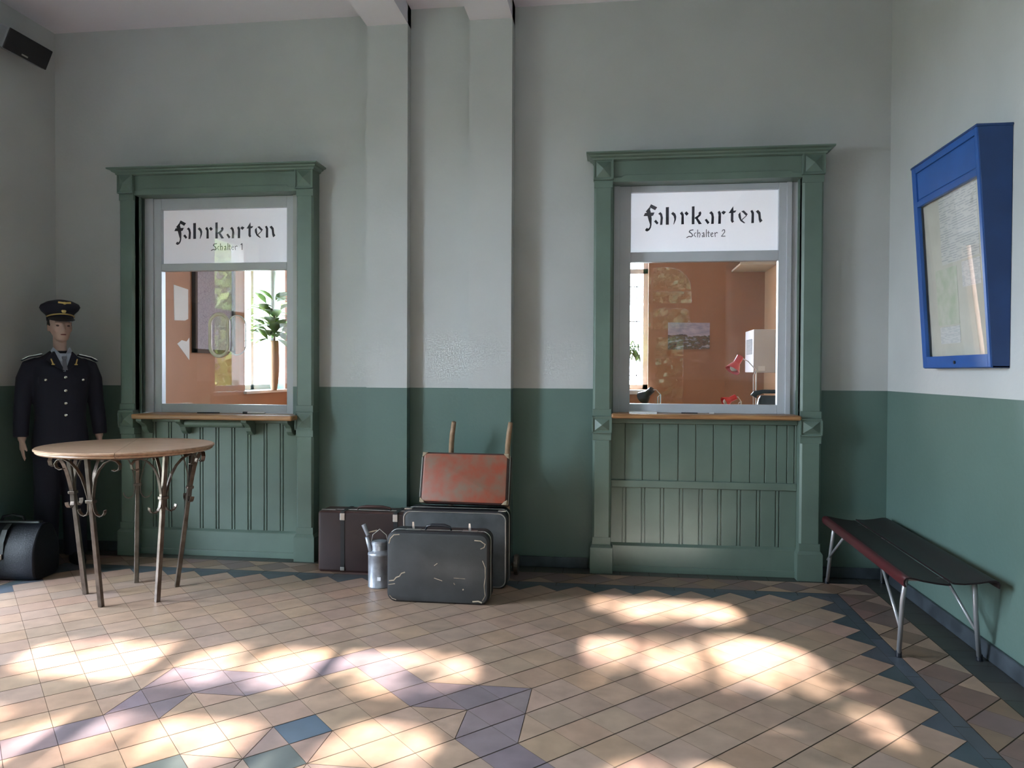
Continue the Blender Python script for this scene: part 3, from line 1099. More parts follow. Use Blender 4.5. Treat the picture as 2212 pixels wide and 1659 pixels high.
# framed map on the left wall of the office
pm = bpy.data.materials.new('street_map')
pm.use_nodes = True
N, L = pm.node_tree.nodes, pm.node_tree.links
v = N.new('ShaderNodeTexVoronoi')
v.feature = 'DISTANCE_TO_EDGE'
v.inputs['Scale'].default_value = 22
tc = N.new('ShaderNodeTexCoord')
L.new(tc.outputs['Object'], v.inputs['Vector'])
r = N.new('ShaderNodeValToRGB')
r.color_ramp.elements[0].color = (0.22, 0.21, 0.26, 1)
r.color_ramp.elements[1].color = (0.38, 0.36, 0.42, 1)
r.color_ramp.elements[1].position = 0.05
L.new(v.outputs['Distance'], r.inputs[0])
L.new(r.outputs[0], N['Principled BSDF'].inputs['Base Color'])
mp_ = thing('framed_map', 'pale wall map in a thin black frame seen through the left ticket window', 'picture', loc=(LX + 0.02, 2.3, 1.58))
fr = MB()
for a in ((1.93, 1.97, 1.58, 2.95), (2.73, 2.77, 1.58, 2.95), (1.93, 2.77, 1.58, 1.62), (1.93, 2.77, 2.91, 2.95)):
    fr.box(LX + 0.012, LX + 0.055, *a)
fr.wbuild('frame', M['plastic'], mp_)
MB().box(LX + 0.012, LX + 0.03, 1.96, 2.74, 1.61, 2.92).wbuild('map_sheet', pm, mp_)

# white patches on the brown wall, painted reflections of bright door panes
for pts, lb in (([(1.60, 2.24), (1.86, 2.22), (1.86, 1.92), (1.80, 1.90), (1.61, 1.89)], 'square white patch painting a glass reflection left of the map, upper of two'),
                ([(1.66, 1.66), (1.74, 1.70), (1.83, 1.69), (1.88, 1.73), (1.88, 1.50), (1.80, 1.56)], 'pointed white patch painting a glass reflection left of the map, lower of two')):
    o = MB().prism(pts, LX + 0.0125, LX + 0.0145, 'x').build('reflection_patch', M['paper'])
    tag(o, lb, 'reflection patch')


def leaf(b, base, d, ln, w, droop=0.3, up_=Vector((0, 0, 1))):
    d = Vector(d).normalized()
    s = d.cross(up_)
    s = s.normalized() if s.length > 1e-3 else Vector((1, 0, 0))
    n_ = s.cross(d).normalized()
    base = Vector(base)
    prof = [(0, 0.02), (0.15, 0.45), (0.4, 0.95), (0.65, 0.9), (0.88, 0.45), (1.0, 0.02)]
    vs, fs = [], []
    for t, k in prof:
        c = base + d * ln * t + Vector((0, 0, -droop * ln * t * t))
        vs += [c - s * w / 2 * k + n_ * w * 0.12 * k, c, c + s * w / 2 * k + n_ * w * 0.12 * k]
    for i in range(len(prof) - 1):
        a = i * 3
        fs += [(a, a + 1, a + 4, a + 3), (a + 1, a + 2, a + 5, a + 4)]
    b.add(vs, fs)


# rubber plant in a tall vase on the sill
rp = thing('potted_rubber_plant', 'broad-leaved rubber plant in a tall brown vase on the office sill', 'plant', loc=(-4.13, 3.50, 1.155))
MB().lathe([(0.032, 0.0), (0.035, 0.01), (0.050, 0.10), (0.060, 0.22), (0.062, 0.36), (0.058, 0.50), (0.055, 0.60), (0.050, 0.61), (0.048, 0.58)], 24).build('vase', M['vase'], rp, smooth=True)
MB().tube([(0, 0, 0.55), (0.01, 0.0, 0.75), (-0.01, 0.02, 0.95)], 0.012, 8).build('stem', M['bark'], rp)
lv = MB()
rg = random.Random(5)
for k in range(70):
    z = rg.uniform(0.60, 1.12)
    a = rg.uniform(0, 2 * math.pi)
    el = rg.uniform(-0.2, 0.9)
    r0 = rg.uniform(0.0, 0.13)
    leaf(lv, (r0 * math.cos(a), r0 * math.sin(a), z), (math.cos(a) * 0.8, math.sin(a), el), rg.uniform(0.22, 0.36), rg.uniform(0.10, 0.15), 0.25)
lv.build('leaves', M['leaf'], rp, smooth=True)

# palm on the sill of the far window
pl = thing('potted_palm', 'small feathery palm in a pot on the far office sill, at the right ticket window', 'plant', loc=(0.12, 4.225, 1.175))
MB().lathe([(0.05, 0), (0.07, 0.12), (0.075, 0.13), (0.065, 0.13)], 20).build('pot', M['vase'], pl, smooth=True)
lv = MB()
for k in range(16):
    a = 2 * math.pi * k / 16 + rg.uniform(-0.2, 0.2)
    dx, dy = math.cos(a) * 0.18, math.sin(a) * 0.04
    pts = [Vector((dx * t, dy * t, 0.13 + 1.0 * t - 0.62 * t * t * rg.uniform(0.8, 1.2))) for t in (0, 0.25, 0.5, 0.75, 1.0, 1.2)]
    lv.tube(pts, 0.003, 5)
    for i in range(1, 6):
        for u in (0, 0.5):
            c = pts[i - 1].lerp(pts[i], u)
            t = (pts[i] - pts[i - 1]).normalized()
            s = t.cross(Vector((0, 0, 1))).normalized()
            for sg in (-1, 1):
                leaf(lv, c, t * 0.5 + s * sg, 0.13, 0.022, 0.5)
lv.build('fronds', M['foliage'], pl, smooth=True)

# calendar print
cm = bpy.data.materials.new('railway_photo_print')
cm.use_nodes = True
N, L = cm.node_tree.nodes, cm.node_tree.links
tc = N.new('ShaderNodeTexCoord')
sp = N.new('ShaderNodeSeparateXYZ')
L.new(tc.outputs['Generated'], sp.inputs[0])
mpn = N.new('ShaderNodeMapping')
mpn.inputs['Scale'].default_value = (2.6, 1, 4.5)
mpn.inputs['Rotation'].default_value = (0, R(18), 0)
L.new(tc.outputs['Generated'], mpn.inputs[0])
n_ = N.new('ShaderNodeTexNoise')
n_.inputs['Scale'].default_value = 2.2
n_.inputs['Detail'].default_value = 8
L.new(mpn.outputs[0], n_.inputs['Vector'])
gr = N.new('ShaderNodeValToRGB')
els = gr.color_ramp.elements
els[0].position = 0.32
els[0].color = (0.02, 0.025, 0.03, 1)
els[1].position = 0.46
els[1].color = (0.25, 0.16, 0.12, 1)
for p_, c_ in ((0.52, (0.10, 0.10, 0.04, 1)), (0.58, (0.32, 0.30, 0.36, 1)), (0.68, (0.55, 0.50, 0.52, 1))):
    e_ = els.new(p_)
    e_.color = c_
L.new(n_.outputs['Fac'], gr.inputs[0])
sk_ = N.new('ShaderNodeValToRGB')
sk_.color_ramp.elements[0].position = 0.3
sk_.color_ramp.elements[0].color = (0.34, 0.32, 0.46, 1)
sk_.color_ramp.elements[1].position = 0.7
sk_.color_ramp.elements[1].color = (0.62, 0.54, 0.62, 1)
L.new(n_.outputs['Fac'], sk_.inputs[0])
ad = N.new('ShaderNodeMath')
ad.operation = 'MULTIPLY_ADD'
ad.inputs[1].default_value = 0.28
L.new(n_.outputs['Fac'], ad.inputs[0])
L.new(sp.outputs[2], ad.inputs[2])
gt = N.new('ShaderNodeMath')
gt.operation = 'GREATER_THAN'
gt.inputs[1].default_value = 0.66
L.new(ad.outputs[0], gt.inputs[0])
mx = N.new('ShaderNodeMix')
mx.data_type = 'RGBA'
L.new(gt.outputs[0], mx.inputs[0])
L.new(gr.outputs[0], mx.inputs[6])
L.new(sk_.outputs[0], mx.inputs[7])
L.new(mx.outputs[2], N['Principled BSDF'].inputs['Base Color'])
cal = thing('wall_calendar', 'wall calendar photo of a railway scene on the brown office wall', 'calendar', loc=(0.93, OY - 0.01, 1.68))
MB().prism([(0.673, 1.682), (1.183, 1.690), (1.183, 2.015), (0.673, 2.022)], OY - 0.012, OY - 0.004, 'y').wbuild('photo_sheet', cm, cal)
MB().tube([(0.915, OY - 0.02, 2.022), (0.93, OY - 0.01, 2.04), (0.945, OY - 0.02, 2.022)], 0.003, 6).wbuild('hanger', M['nickel'], cal)

# wall shelf and grey cabinet on the beige wall
ws = thing('wall_shelf_box', 'cream open-ended wall shelf box high in the office corner', 'shelf', loc=(1.64, 4.0, 2.64))
b = MB().box(1.44, RX, 3.65, OY, 2.64, 2.662).box(1.44, RX, 3.65, 3.67, 2.66, 3.05).box(1.44, RX, 3.65, OY, 3.03, 3.05)
b.wbuild('carcass', M['shelfcream'], ws)
for k in range(5):
    o = MB().box(1.50, 1.70, 3.75 + k * 0.07, 3.80 + k * 0.07, 2.663, 2.663 + 0.2 + 0.03 * (k % 3)).build('file_binder', [M['greyplastic'], M['leaf'], M['beigewall'], M['greyplastic'], M['maroon']][k])
    tag(o, 'upright file binder in the cream wall shelf box', 'binder', 'binders in the wall shelf box')
cb = thing('wall_cabinet', 'light grey metal wall cabinet with side vent behind the red lamp', 'cabinet', loc=(1.66, 3.26, 1.40))
MB().box(1.48, RX, 3.0, 3.52, 1.40, 1.862).wbuild('body', M['cabinet'], cb, bevel=0.008)
b = MB()
for k in range(12):
    b.box(1.474, 1.482, 3.08, 3.40, 1.60 + k * 0.014, 1.607 + k * 0.014)
b.wbuild('vent', M['greyplastic'], cb)
MB().box(1.53, 1.60, 2.995, 3.0, 1.42, 1.47).wbuild('nameplate', M['white'], cb)


def cone_shade(b, tip, d, r0, r1, ln, n=20):
    d = Vector(d).normalized()
    a = d.orthogonal().normalized()
    c = d.cross(a)
    rings = []
    for t, r_ in ((0, r0 * 0.6), (0.03, r0), (0.5, r0), (0.56, r0 * 1.2), (1.0, r1), (1.0, r1 * 0.93), (0.58, r0), (0.5, r0 * 0.6)):
        rings.append([Vector(tip) + d * ln * t + (a * math.cos(2 * math.pi * k / n) + c * math.sin(2 * math.pi * k / n)) * r_ for k in range(n)])
    b.rings(rings)


def desk_lamp(loc, post_h, head, hd, m, label, s=1.0):
    t = thing('desk_lamp', label, 'desk lamp', loc=loc)
    MB().lathe([(0.07 * s, 0), (0.07 * s, 0.012), (0.06 * s, 0.022), (0.012, 0.026)], 24).build('base', m, t, smooth='auto')
    MB().tube([(0, 0, 0.02), (0, 0, post_h)], 0.006, 8).build('post', M['chrome'], t)
    MB().tube([(-0.02, 0.0, 0.02), (-0.02, 0, post_h * 0.9), (0.0, 0.0, post_h)], 0.0035, 8).build('cable', M['chrome'], t)
    H = Vector(head)
    hdv = Vector(hd).normalized()
    mid = (H + Vector((0, 0, post_h))) / 2 + Vector((0, 0, 0.02))
    MB().tube([(0, 0, post_h), (mid.x, mid.y, mid.z), tuple(H)], 0.004, 8).build('arm', M['chrome'], t)
    b = MB()
    cone_shade(b, H - hdv * 0.01, hdv, 0.023 * s, 0.05 * s, 0.115 * s)
    b.build('lamp_shade', m, t, smooth='auto')
    MB().ball(tuple(H + hdv * 0.085 * s), 0.026 * s, 14).build('bulb', M['white'], t, smooth=True)
    return t


desk_lamp((1.119, 0.80, 1.02), 0.40, (-0.125, 0, 0.50), (-0.55, -0.35, -0.9), M['red'], 'red desk lamp on a tall chrome post behind the right ticket window', 1.2)
desk_lamp((1.05, 1.08, 1.02), 0.14, (-0.05, 0, 0.175), (-0.9, -0.3, -0.45), M['red'], 'low red desk lamp just above the sash, left of the telephone')
desk_lamp((0.375, 0.80, 1.02), 0.20, (-0.07, 0, 0.235), (-0.5, 0.6, -0.5), M['plastic'], 'black round-headed desk lamp low in the left of the right window', 1.15)

bk = MB().box(1.06, 1.34, 0.49, 0.72, 1.0205, 1.0395).build('desk_blotter', M['maroon'])
tag(bk, 'dark blotter pad under the black telephone', 'blotter')
ph = thing('telephone', 'old black rotary telephone behind the right ticket window', 'telephone', loc=(1.19, 0.60, 1.04))
MB().loft([(0, 0, 0, 0.115, 0.10, 4), (0, 0, 0.03, 0.112, 0.098, 4), (0, 0.01, 0.10, 0.10, 0.07, 3), (0, 0.02, 0.16, 0.085, 0.045, 3), (0, 0.02, 0.185, 0.07, 0.035, 3)], 28).build('body', M['plastic'], ph, smooth=True)
MB().tube([(-0.120, 0.02, 0.175), (-0.105, 0.02, 0.200), (-0.05, 0.02, 0.215), (0.05, 0.02, 0.215), (0.105, 0.02, 0.200), (0.120, 0.02, 0.175)], [0.028, 0.022, 0.015, 0.015, 0.022, 0.028], 12).build('handset', M['plastic'], ph, smooth=True)
b = MB()
cone_shade(b, (0, -0.055, 0.085), (0, -0.8, 0.5), 0.042, 0.042, 0.012)
b.build('dial', M['nickel'], ph)

# ------------------------------------------------------------ round iron-legged table
tb = thing('round_table', 'tall round wooden table on five scrolled wrought iron legs', 'table', loc=(-3.0, -1.055, 0))
TH = 0.932
for sgn in (0, 1):
    b = MB()
    rings = []
    # seam runs through the centre at this angle
    sa = math.atan2(0.936, -0.466) + (math.pi if sgn else 0)
    for r_, z in ((0.455, TH - 0.036), (0.485, TH - 0.034), (0.495, TH - 0.026), (0.492, TH - 0.018), (0.503, TH - 0.014), (0.505, TH - 0.006), (0.498, TH), (0.49, TH)):
        off = Vector((math.cos(sa + math.pi / 2), math.sin(sa + math.pi / 2), 0)) * 0.0015
        rings.append([Vector((r_ * math.cos(sa + math.pi * k / 36), r_ * math.sin(sa + math.pi * k / 36), z)) + off for k in range(37)])
    b.rings(rings)
    b.build('tabletop_half', M['tabletop'], tb, smooth='auto')
b = MB()
b.tube([(0.37 * math.cos(2 * math.pi * k / 40), 0.37 * math.sin(2 * math.pi * k / 40), TH - 0.045) for k in range(40)], 0.008, 6, closed=True)
b.build('top_ring', M['iron'], tb)
C0 = Vector((0.02, 0, 0))
for ang, rf in ((189, 0.28), (268, 0.27), (333, 0.29), (45, 0.27), (117, 0.27)):
    a = R(ang)
    rad, tan = Vector((math.cos(a), math.sin(a), 0)), Vector((-math.sin(a), math.cos(a), 0))

    def LP(s, z, extra=0.0):
        r_ = rf + (0.385 - rf) * z / 0.9 + extra
        return C0 + rad * r_ + tan * s + Vector((0, 0, z))
    leg = MB()
    zz = [0.0, 0.3, 0.6, TH - 0.036]
    leg.rings([[LP(-w, z, -w), LP(w, z, -w), LP(w, z, w), LP(-w, z, w)] for z, w in zip(zz, (0.013, 0.013, 0.012, 0.012))])
    lo = leg.build('leg', M['iron'], tb, bevel=0.0015, seg=1)
    for sg in (-1, 1):
        sc1 = [(0.078, 0.588), (0.076, 0.572), (0.064, 0.556), (0.046, 0.550), (0.028, 0.560), (0.018, 0.582), (0.015, 0.615), (0.015, 0.66), (0.022, 0.72), (0.034, 0.775), (0.055, 0.825), (0.085, 0.865), (0.118, 0.884), (0.145, 0.878), (0.160, 0.856), (0.156, 0.832), (0.138, 0.820), (0.122, 0.826)]
        MB().ribbon([LP(sg * s * (1.3 if z > 0.7 else 1.08), z) for s, z in sc1], rad, 0.024, 0.005).build('scroll', M['iron'], lo)
    sc2 = [(0.0, 0.64, 0.012), (0.0, 0.72, 0.022), (0, 0.80, 0.050), (0, 0.86, 0.085), (0, 0.885, 0.11), (0, 0.875, 0.128), (0, 0.855, 0.122)]
    MB().ribbon([LP(0, z, -e) for s, z, e in sc2], tan, 0.020, 0.004).build('scroll', M['iron'], lo)
    MB().rings([[LP(-0.024, z, -0.02), LP(0.024, z, -0.02), LP(0.024, z, 0.02), LP(-0.024, z, 0.02)] for z in (0.628, 0.646)]).build('collar', M['iron'], lo, bevel=0.003)

# ------------------------------------------------------------ bench
bn = thing('bench', 'low slatted bench with dark curved plastic seat and grey tube legs at the right wall', 'bench', loc=(1.58, -0.85, 0))
def plank(prof, name, lip=None):
    n = len(prof)
    th = 0.008
    lo = []
    for i, p in enumerate(prof):
        a, c = Vector(prof[max(i - 1, 0)]), Vector(prof[min(i + 1, n - 1)])
        t = (c - a).normalized()
        lo.append((p[0] + t.y * th, p[1] - t.x * th))
    poly = prof + lo[::-1]
    b = MB()
    b.rings([[(x, -1.70, z) for x, z in poly], [(x + 0.035, -0.140, z) for x, z in poly]])
    if lip is not None:
        # leading edge in red
        for fi, f in enumerate(b.f):
            if len(f) == 4 and (fi in lip):
                b.mi[fi] = 1
    o = b.wbuild(name, [M['benchseat'], M['benchedge']], bn, smooth='auto')
    return o


f1 = [(1.358, 0.398), (1.352, 0.415), (1.353, 0.430), (1.362, 0.442), (1.378, 0.446), (1.400, 0.443), (1.44, 0.434), (1.50, 0.425), (1.545, 0.421), (1.560, 0.422)]
f2 = [(1.568, 0.430), (1.578, 0.428), (1.62, 0.427), (1.68, 0.434), (1.73, 0.444), (1.752, 0.446), (1.768, 0.440), (1.776, 0.426), (1.774, 0.408)]
plank(f1, 'seat_plank', {0, 1, 2, 3, 17, 18, 19})
plank(f2, 'seat_plank')
legs = [((1.400, -1.600, 0.43), (1.398, -1.56, 0.30), (1.405, -1.50, 0.008)), ((1.712, -1.585, 0.43), (1.735, -1.55, 0.25), (1.778, -1.497, 0.008)),
        ((1.415, -0.33, 0.43), (1.415, -0.26, 0.25), (1.418, -0.165, 0.008)), ((1.730, -0.30, 0.43), (1.745, -0.22, 0.25), (1.785, -0.11, 0.008))]
for L_ in legs:
    lo = MB().tube(L_, 0.0115, 12).wbuild('leg', M['benchleg'], bn, smooth=True)
    f = L_[-1]
    MB().lathe([(0.014, 0.0), (0.015, 0.004), (0.0145, 0.03), (0.0118, 0.034)], 12, c=(f[0], f[1], 0)).wbuild('leg_cap', M['plastic'], lo)
for p_ in (((1.403, -1.53, 0.145), (1.41, -1.20, 0.418)), ((1.755, -1.525, 0.145), (1.70, -1.15, 0.418)), ((1.413, -0.19, 0.165), (1.41, -0.60, 0.418)), ((1.752, -0.16, 0.165), (1.70, -0.55, 0.418))):
    MB().tube(p_, 0.008, 10).wbuild('brace', M['benchleg'], bn, smooth=True)
for y in (-1.59, -0.30):
    MB().tube([(1.39, y, 0.412), (1.74, y, 0.412)], 0.010, 10).wbuild('cross_tube', M['benchleg'], bn, smooth=True)

# ------------------------------------------------------------ display case on the right wall
dc = thing('display_case', 'blue metal display case with glazed front leaning out from the right wall', 'display case', loc=(1.83, -1.22, 1.43))
YN, YF = -1.62, -0.82
XT, XB, ZT, ZB = 1.683, 1.762, 2.570, 1.427


def fx(z, d=0.0):
    return XB + (XT - XB) * (z - ZB) / (ZT - ZB) + d


b = MB()
for ya, yb in ((YN, YN + 0.012), (YF - 0.012, YF)):
    b.hexa([(fx(ZB), ya, ZB), (RX - 0.001, ya, ZB), (RX - 0.001, yb, ZB), (fx(ZB), yb, ZB)], [(fx(ZT), ya, ZT), (RX - 0.001, ya, ZT), (RX - 0.001, yb, ZT), (fx(ZT), yb, ZT)])
b.box(XB, RX - 0.001, YN, YF, ZB, ZB + 0.012).box(XT - 0.008, RX - 0.001, YN - 0.006, YF + 0.006, ZT - 0.012, ZT)
b.wbuild('body', M['navy'], dc, bevel=0.003)


def fpanel(b, y0, y1, z0, z1, d0, d1):
    b.hexa([(fx(z0, d0), y0, z0), (fx(z0, d1), y0, z0), (fx(z0, d1), y1, z0), (fx(z0, d0), y1, z0)],
           [(fx(z1, d0), y0, z1), (fx(z1, d1), y0, z1), (fx(z1, d1), y1, z1), (fx(z1, d0), y1, z1)])


GZ0, GZ1, GY0, GY1 = 1.493, 2.335, -1.592, -0.875
b = MB()
fpanel(b, YN + 0.002, GY0, ZB + 0.004, ZT - 0.012, -0.006, 0.014)
fpanel(b, GY1, YF - 0.002, ZB + 0.004, ZT - 0.012, -0.006, 0.014)
fpanel(b, GY0, GY1, ZB + 0.004, GZ0, -0.006, 0.014)
fpanel(b, GY0, GY1, GZ1, GZ1 + 0.03, -0.006, 0.014)
fpanel(b, GY0, GY1, ZT - 0.045, ZT - 0.012, -0.006, 0.014)
b.wbuild('door_frame', M['blue'], dc, bevel=0.002)
b = MB()
fpanel(b, GY0, GY1, GZ1 + 0.03, ZT - 0.045, 0.003, 0.014)
fpanel(b, GY0 + 0.012, GY1 - 0.012, GZ1 + 0.04, ZT - 0.055, -0.001, 0.004)
b.wbuild('header_panel', M['blue'], dc, bevel=0.002)
b = MB()
b.add([(fx(GZ0, 0.006), GY0, GZ0), (fx(GZ0, 0.006), GY1, GZ0), (fx(GZ1, 0.006), GY1, GZ1), (fx(GZ1, 0.006), GY0, GZ1)], [(0, 1, 2, 3)])
b.wbuild('glass_pane', M['glass2'], dc)
b = MB()
fpanel(b, YN + 0.013, YF - 0.013, ZB + 0.014, ZT - 0.014, 0.030, 0.034)
b.wbuild('backboard', M['paperboard'], dc)
MB().tube([(fx(1.458, -0.012), -1.24, 1.458), (fx(1.458, 0.0), -1.24, 1.458)], 0.009, 12).wbuild('lock', M['plastic'], dc)


def stripes(name, base, ink, rows, colsn, dens):
    mt = bpy.data.materials.new(name)
    mt.use_nodes = True
    N, L = mt.node_tree.nodes, mt.node_tree.links
    tc = N.new('ShaderNodeTexCoord')
    sp = N.new('ShaderNodeSeparateXYZ')
    L.new(tc.outputs['Generated'], sp.inputs[0])
    w = N.new('ShaderNodeMath')
    w.operation = 'MULTIPLY'
    w.inputs[1].default_value = rows
    L.new(sp.outputs[2], w.inputs[0])
    fr = N.new('ShaderNodeMath')
    fr.operation = 'FRACT'
    L.new(w.outputs[0], fr.inputs[0])
    g = N.new('ShaderNodeMath')
    g.operation = 'GREATER_THAN'
    g.inputs[1].default_value = 0.5
    L.new(fr.outputs[0], g.inputs[0])
    mp = N.new('ShaderNodeMapping')
    mp.inputs['Scale'].default_value = (1, colsn, rows)
    L.new(tc.outputs['Generated'], mp.inputs[0])
    n = N.new('ShaderNodeTexNoise')
    n.inputs['Scale'].default_value = 1.0
    n.inputs['Detail'].default_value = 1
    L.new(mp.outputs[0], n.inputs['Vector'])
    g2 = N.new('ShaderNodeMath')
    g2.operation = 'GREATER_THAN'
    g2.inputs[1].default_value = dens
    L.new(n.outputs['Fac'], g2.inputs[0])
    m1 = N.new('ShaderNodeMath')
    m1.operation = 'MULTIPLY'
    L.new(g.outputs[0], m1.inputs[0])
    L.new(g2.outputs[0], m1.inputs[1])
    mx = N.new('ShaderNodeMix')
    mx.data_type = 'RGBA'
    mx.inputs[6].default_value = (*base, 1)
    mx.inputs[7].default_value = (*ink, 1)
    L.new(m1.outputs[0], mx.inputs[0])
    L.new(mx.outputs[2], N['Principled BSDF'].inputs['Base Color'])
    N['Principled BSDF'].inputs['Roughness'].default_value = 0.9
    return mt


SH = stripes('printed_sheet', (0.66, 0.63, 0.60), (0.47, 0.46, 0.46), 30, 7, 0.46)
SH2 = stripes('printed_notice', (0.68, 0.65, 0.64), (0.50, 0.50, 0.51), 18, 5, 0.5)
MAPM = mat('green_map_print', (0.50, 0.53, 0.40), 0.9, color2=(0.62, 0.60, 0.52), scale=16)


def sheet(name, m, y0, y1, z0, z1, x, lb):
    b = MB()
    fpanel(b, y0, y1, z0, z1, 0.0285, 0.0295)
    o = b.build(name, m)
    return tag(o, lb, 'notice')


sheet('printed_notice', SH, -1.50, -1.07, 1.98, 2.36, 1.816, 'large printed timetable sheet, upper half of the blue display case')
sheet('printed_notice', SH2, -1.50, -1.30, 1.84, 1.97, 1.816, 'small printed notice on the near side of the display case, middle height')
sheet('area_map', MAPM, -1.24, -0.98, 1.66, 1.96, 1.816, 'greenish map sheet, lower half of the blue display case')
sheet('printed_notice', SH2, -1.24, -1.00, 1.56, 1.65, 1.816, 'small printed notice directly below the green map')

# ------------------------------------------------------------ loudspeaker
sp_ = thing('loudspeaker', 'black and grey loudspeaker tilted down on the left wall under the ceiling', 'speaker', loc=(-4.16, -0.52, 3.68))
T = Matrix.Rotation(R(24), 4, 'Y')
b = MB()
b.T = T
b.box(-0.05, 0.052, -0.20, 0.20, -0.075, 0.075)
b.build('cabinet', M['greyplastic'], sp_, bevel=0.012, seg=3)
b = MB()
b.T = T
b.box(0.052, 0.062, -0.196, 0.204, -0.072, 0.072)
b.build('front_grille', M['grille'], sp_, bevel=0.006)
b = MB()
b.T = T
b.box(0.062, 0.065, -0.04, 0.015, -0.058, -0.048)
b.build('badge', M['nickel'], sp_)
b = MB()
b.hexa([(-0.145, -0.05, 0.02), (-0.03, -0.05, 0.055), (-0.03, 0.10, 0.055), (-0.145, 0.10, 0.02)], [(-0.145, -0.03, 0.14), (-0.10, -0.03, 0.14), (-0.10, 0.08, 0.14), (-0.145, 0.08, 0.14)])
b.build('wall_bracket', M['greyplastic'], sp_, bevel=0.006)


# ------------------------------------------------------------ luggage
def rrect(x0, x1, z0, z1, r_, n=6):
    pts = []
    for cx, cz, a0 in ((x1 - r_, z1 - r_, 0), (x0 + r_, z1 - r_, 90), (x0 + r_, z0 + r_, 180), (x1 - r_, z0 + r_, 270)):
        for k in range(n + 1):
            a = R(a0 + 90 * k / n)
            pts.append((cx + r_ * math.cos(a), cz + r_ * math.sin(a)))
    return pts


def handle(parent, cx, y, z, w=0.15, h=0.032, m=None):
    pts = [(cx - w / 2, y, z), (cx - w / 2 + 0.008, y, z + h * 0.7), (cx - w / 4, y, z + h), (cx + w / 4, y, z + h), (cx + w / 2 - 0.008, y, z + h * 0.7), (cx + w / 2, y, z)]
    b = MB().tube(pts, [0.006, 0.007, 0.010, 0.010, 0.007, 0.006], 10)
    return b.build('handle', m or M['plastic'], parent, smooth=True)


def suitcase(name, label, loc, rz, w, h, d, rr, m_face, m_edge, tilt=0.0, lid=0.4, lathes=True):
    """local: x along width, -y front, z up; origin at bottom centre"""
    t = thing(name, label, 'suitcase', loc=loc, rz=rz)
    T = Matrix.Rotation(tilt, 4, 'X')
    c = 0.010
    b = MB()
    b.T = T
    ring = []
    for (y, ins) in ((-d / 2, c), (-d / 2 + c, 0), (d / 2 - c, 0), (d / 2, c)):
        ring.append([(x, y, z) for x, z in rrect(-w / 2 + ins, w / 2 - ins, ins, h - ins, max(rr - ins, 0.004))])
    b.rings(ring)
    b.build('shell', m_edge, t, smooth='auto')
    b = MB()
    b.T = T
    b.rings([[(x, y, z) for x, z in rrect(-w / 2 + i_, w / 2 - i_, i_, h - i_, max(rr - i_, 0.004))] for y, i_ in ((-d / 2 + 0.004, 0.008), (-d / 2 - 0.002, 0.011), (-d / 2 - 0.004, 0.016))])
    b.build('front_panel', m_face, t, smooth='auto')
    b = MB()
    b.T = T
    yl = -d / 2 + d * lid
    b.rings([[(x, y, z) for x, z in rrect(-w / 2 - i_, w / 2 + i_, -i_ * 0, h + i_, rr)] for y, i_ in ((yl - 0.004, 0.0), (yl - 0.003, 0.002), (yl + 0.003, 0.002), (yl + 0.004, 0.0))])
    b.build('lid_seam_rim', M['nickel'], t, smooth='auto')
    return t, T, yl


M['scuff'] = mat('scuffed_fibre', (0.42, 0.34, 0.24), 0.7, var=0.3, scale=30)
# front grey suitcase
t, T, yl = suitcase('suitcase', 'dark grey scuffed suitcase with raised latches, frontmost of the pile', (-1.042, -0.892, 0), 0, 0.628, 0.430, 0.170, 0.055, M['greycase'], M['caseside'])
handle(t, -0.01, yl, 0.430, 0.16, 0.030)
for x in (-0.165, 0.185):
    b = MB().box(x - 0.045, x + 0.045, yl - 0.016, yl + 0.016, 0.429, 0.433)
    b.build('latch_plate', M['nickel'], t)
    b = MB()
    b.hexa([(x - 0.008, yl - 0.006, 0.432), (x + 0.008, yl - 0.006, 0.432), (x + 0.008, yl + 0.002, 0.432), (x - 0.008, yl + 0.002, 0.432)], [(x - 0.006, yl - 0.012, 0.478), (x + 0.004, yl - 0.012, 0.478), (x + 0.004, yl - 0.008, 0.478), (x - 0.006, yl - 0.008, 0.478)])
    b.build('latch', M['nickel'], t)
b = MB()
yy = -0.170 / 2 - 0.0046
for pts, wd in (([(-0.300, 0.128), (-0.270, 0.132), (-0.255, 0.150), (-0.235, 0.158), (-0.222, 0.176), (-0.200, 0.184)], 0.0065), ([(-0.303, 0.105), (-0.285, 0.108), (-0.262, 0.112)], 0.004),
                ([(0.262, 0.340), (0.284, 0.350), (0.292, 0.372)], 0.005), ([(0.275, 0.27), (0.291, 0.23), (0.292, 0.17), (0.285, 0.12), (0.292, 0.06), (0.275, 0.03)], 0.0035),
                ([(0.225, 0.390), (0.262, 0.388), (0.288, 0.370)], 0.0055), ([(-0.300, 0.355), (-0.292, 0.385), (-0.27, 0.408), (-0.235, 0.412)], 0.005), ([(0.215, 0.022), (0.25, 0.026), (0.272, 0.018)], 0.008),
                ([(-0.296, 0.04), (-0.28, 0.022), (-0.255, 0.014)], 0.0035), ([(0.10, 0.13), (0.107, 0.12)], 0.004), ([(0.155, 0.095), (0.16, 0.09)], 0.008), ([(-0.02, 0.155), (0.03, 0.14)], 0.003), ([(-0.02, 0.23), (0.0, 0.245)], 0.003), ([(0.10, 0.16), (0.17, 0.158)], 0.002)):
    MB().ribbon([(x, yy, z) for x, z in pts], (0, -1, 0), 0.0012, wd).build('scuff_mark', M['scuff'], t)

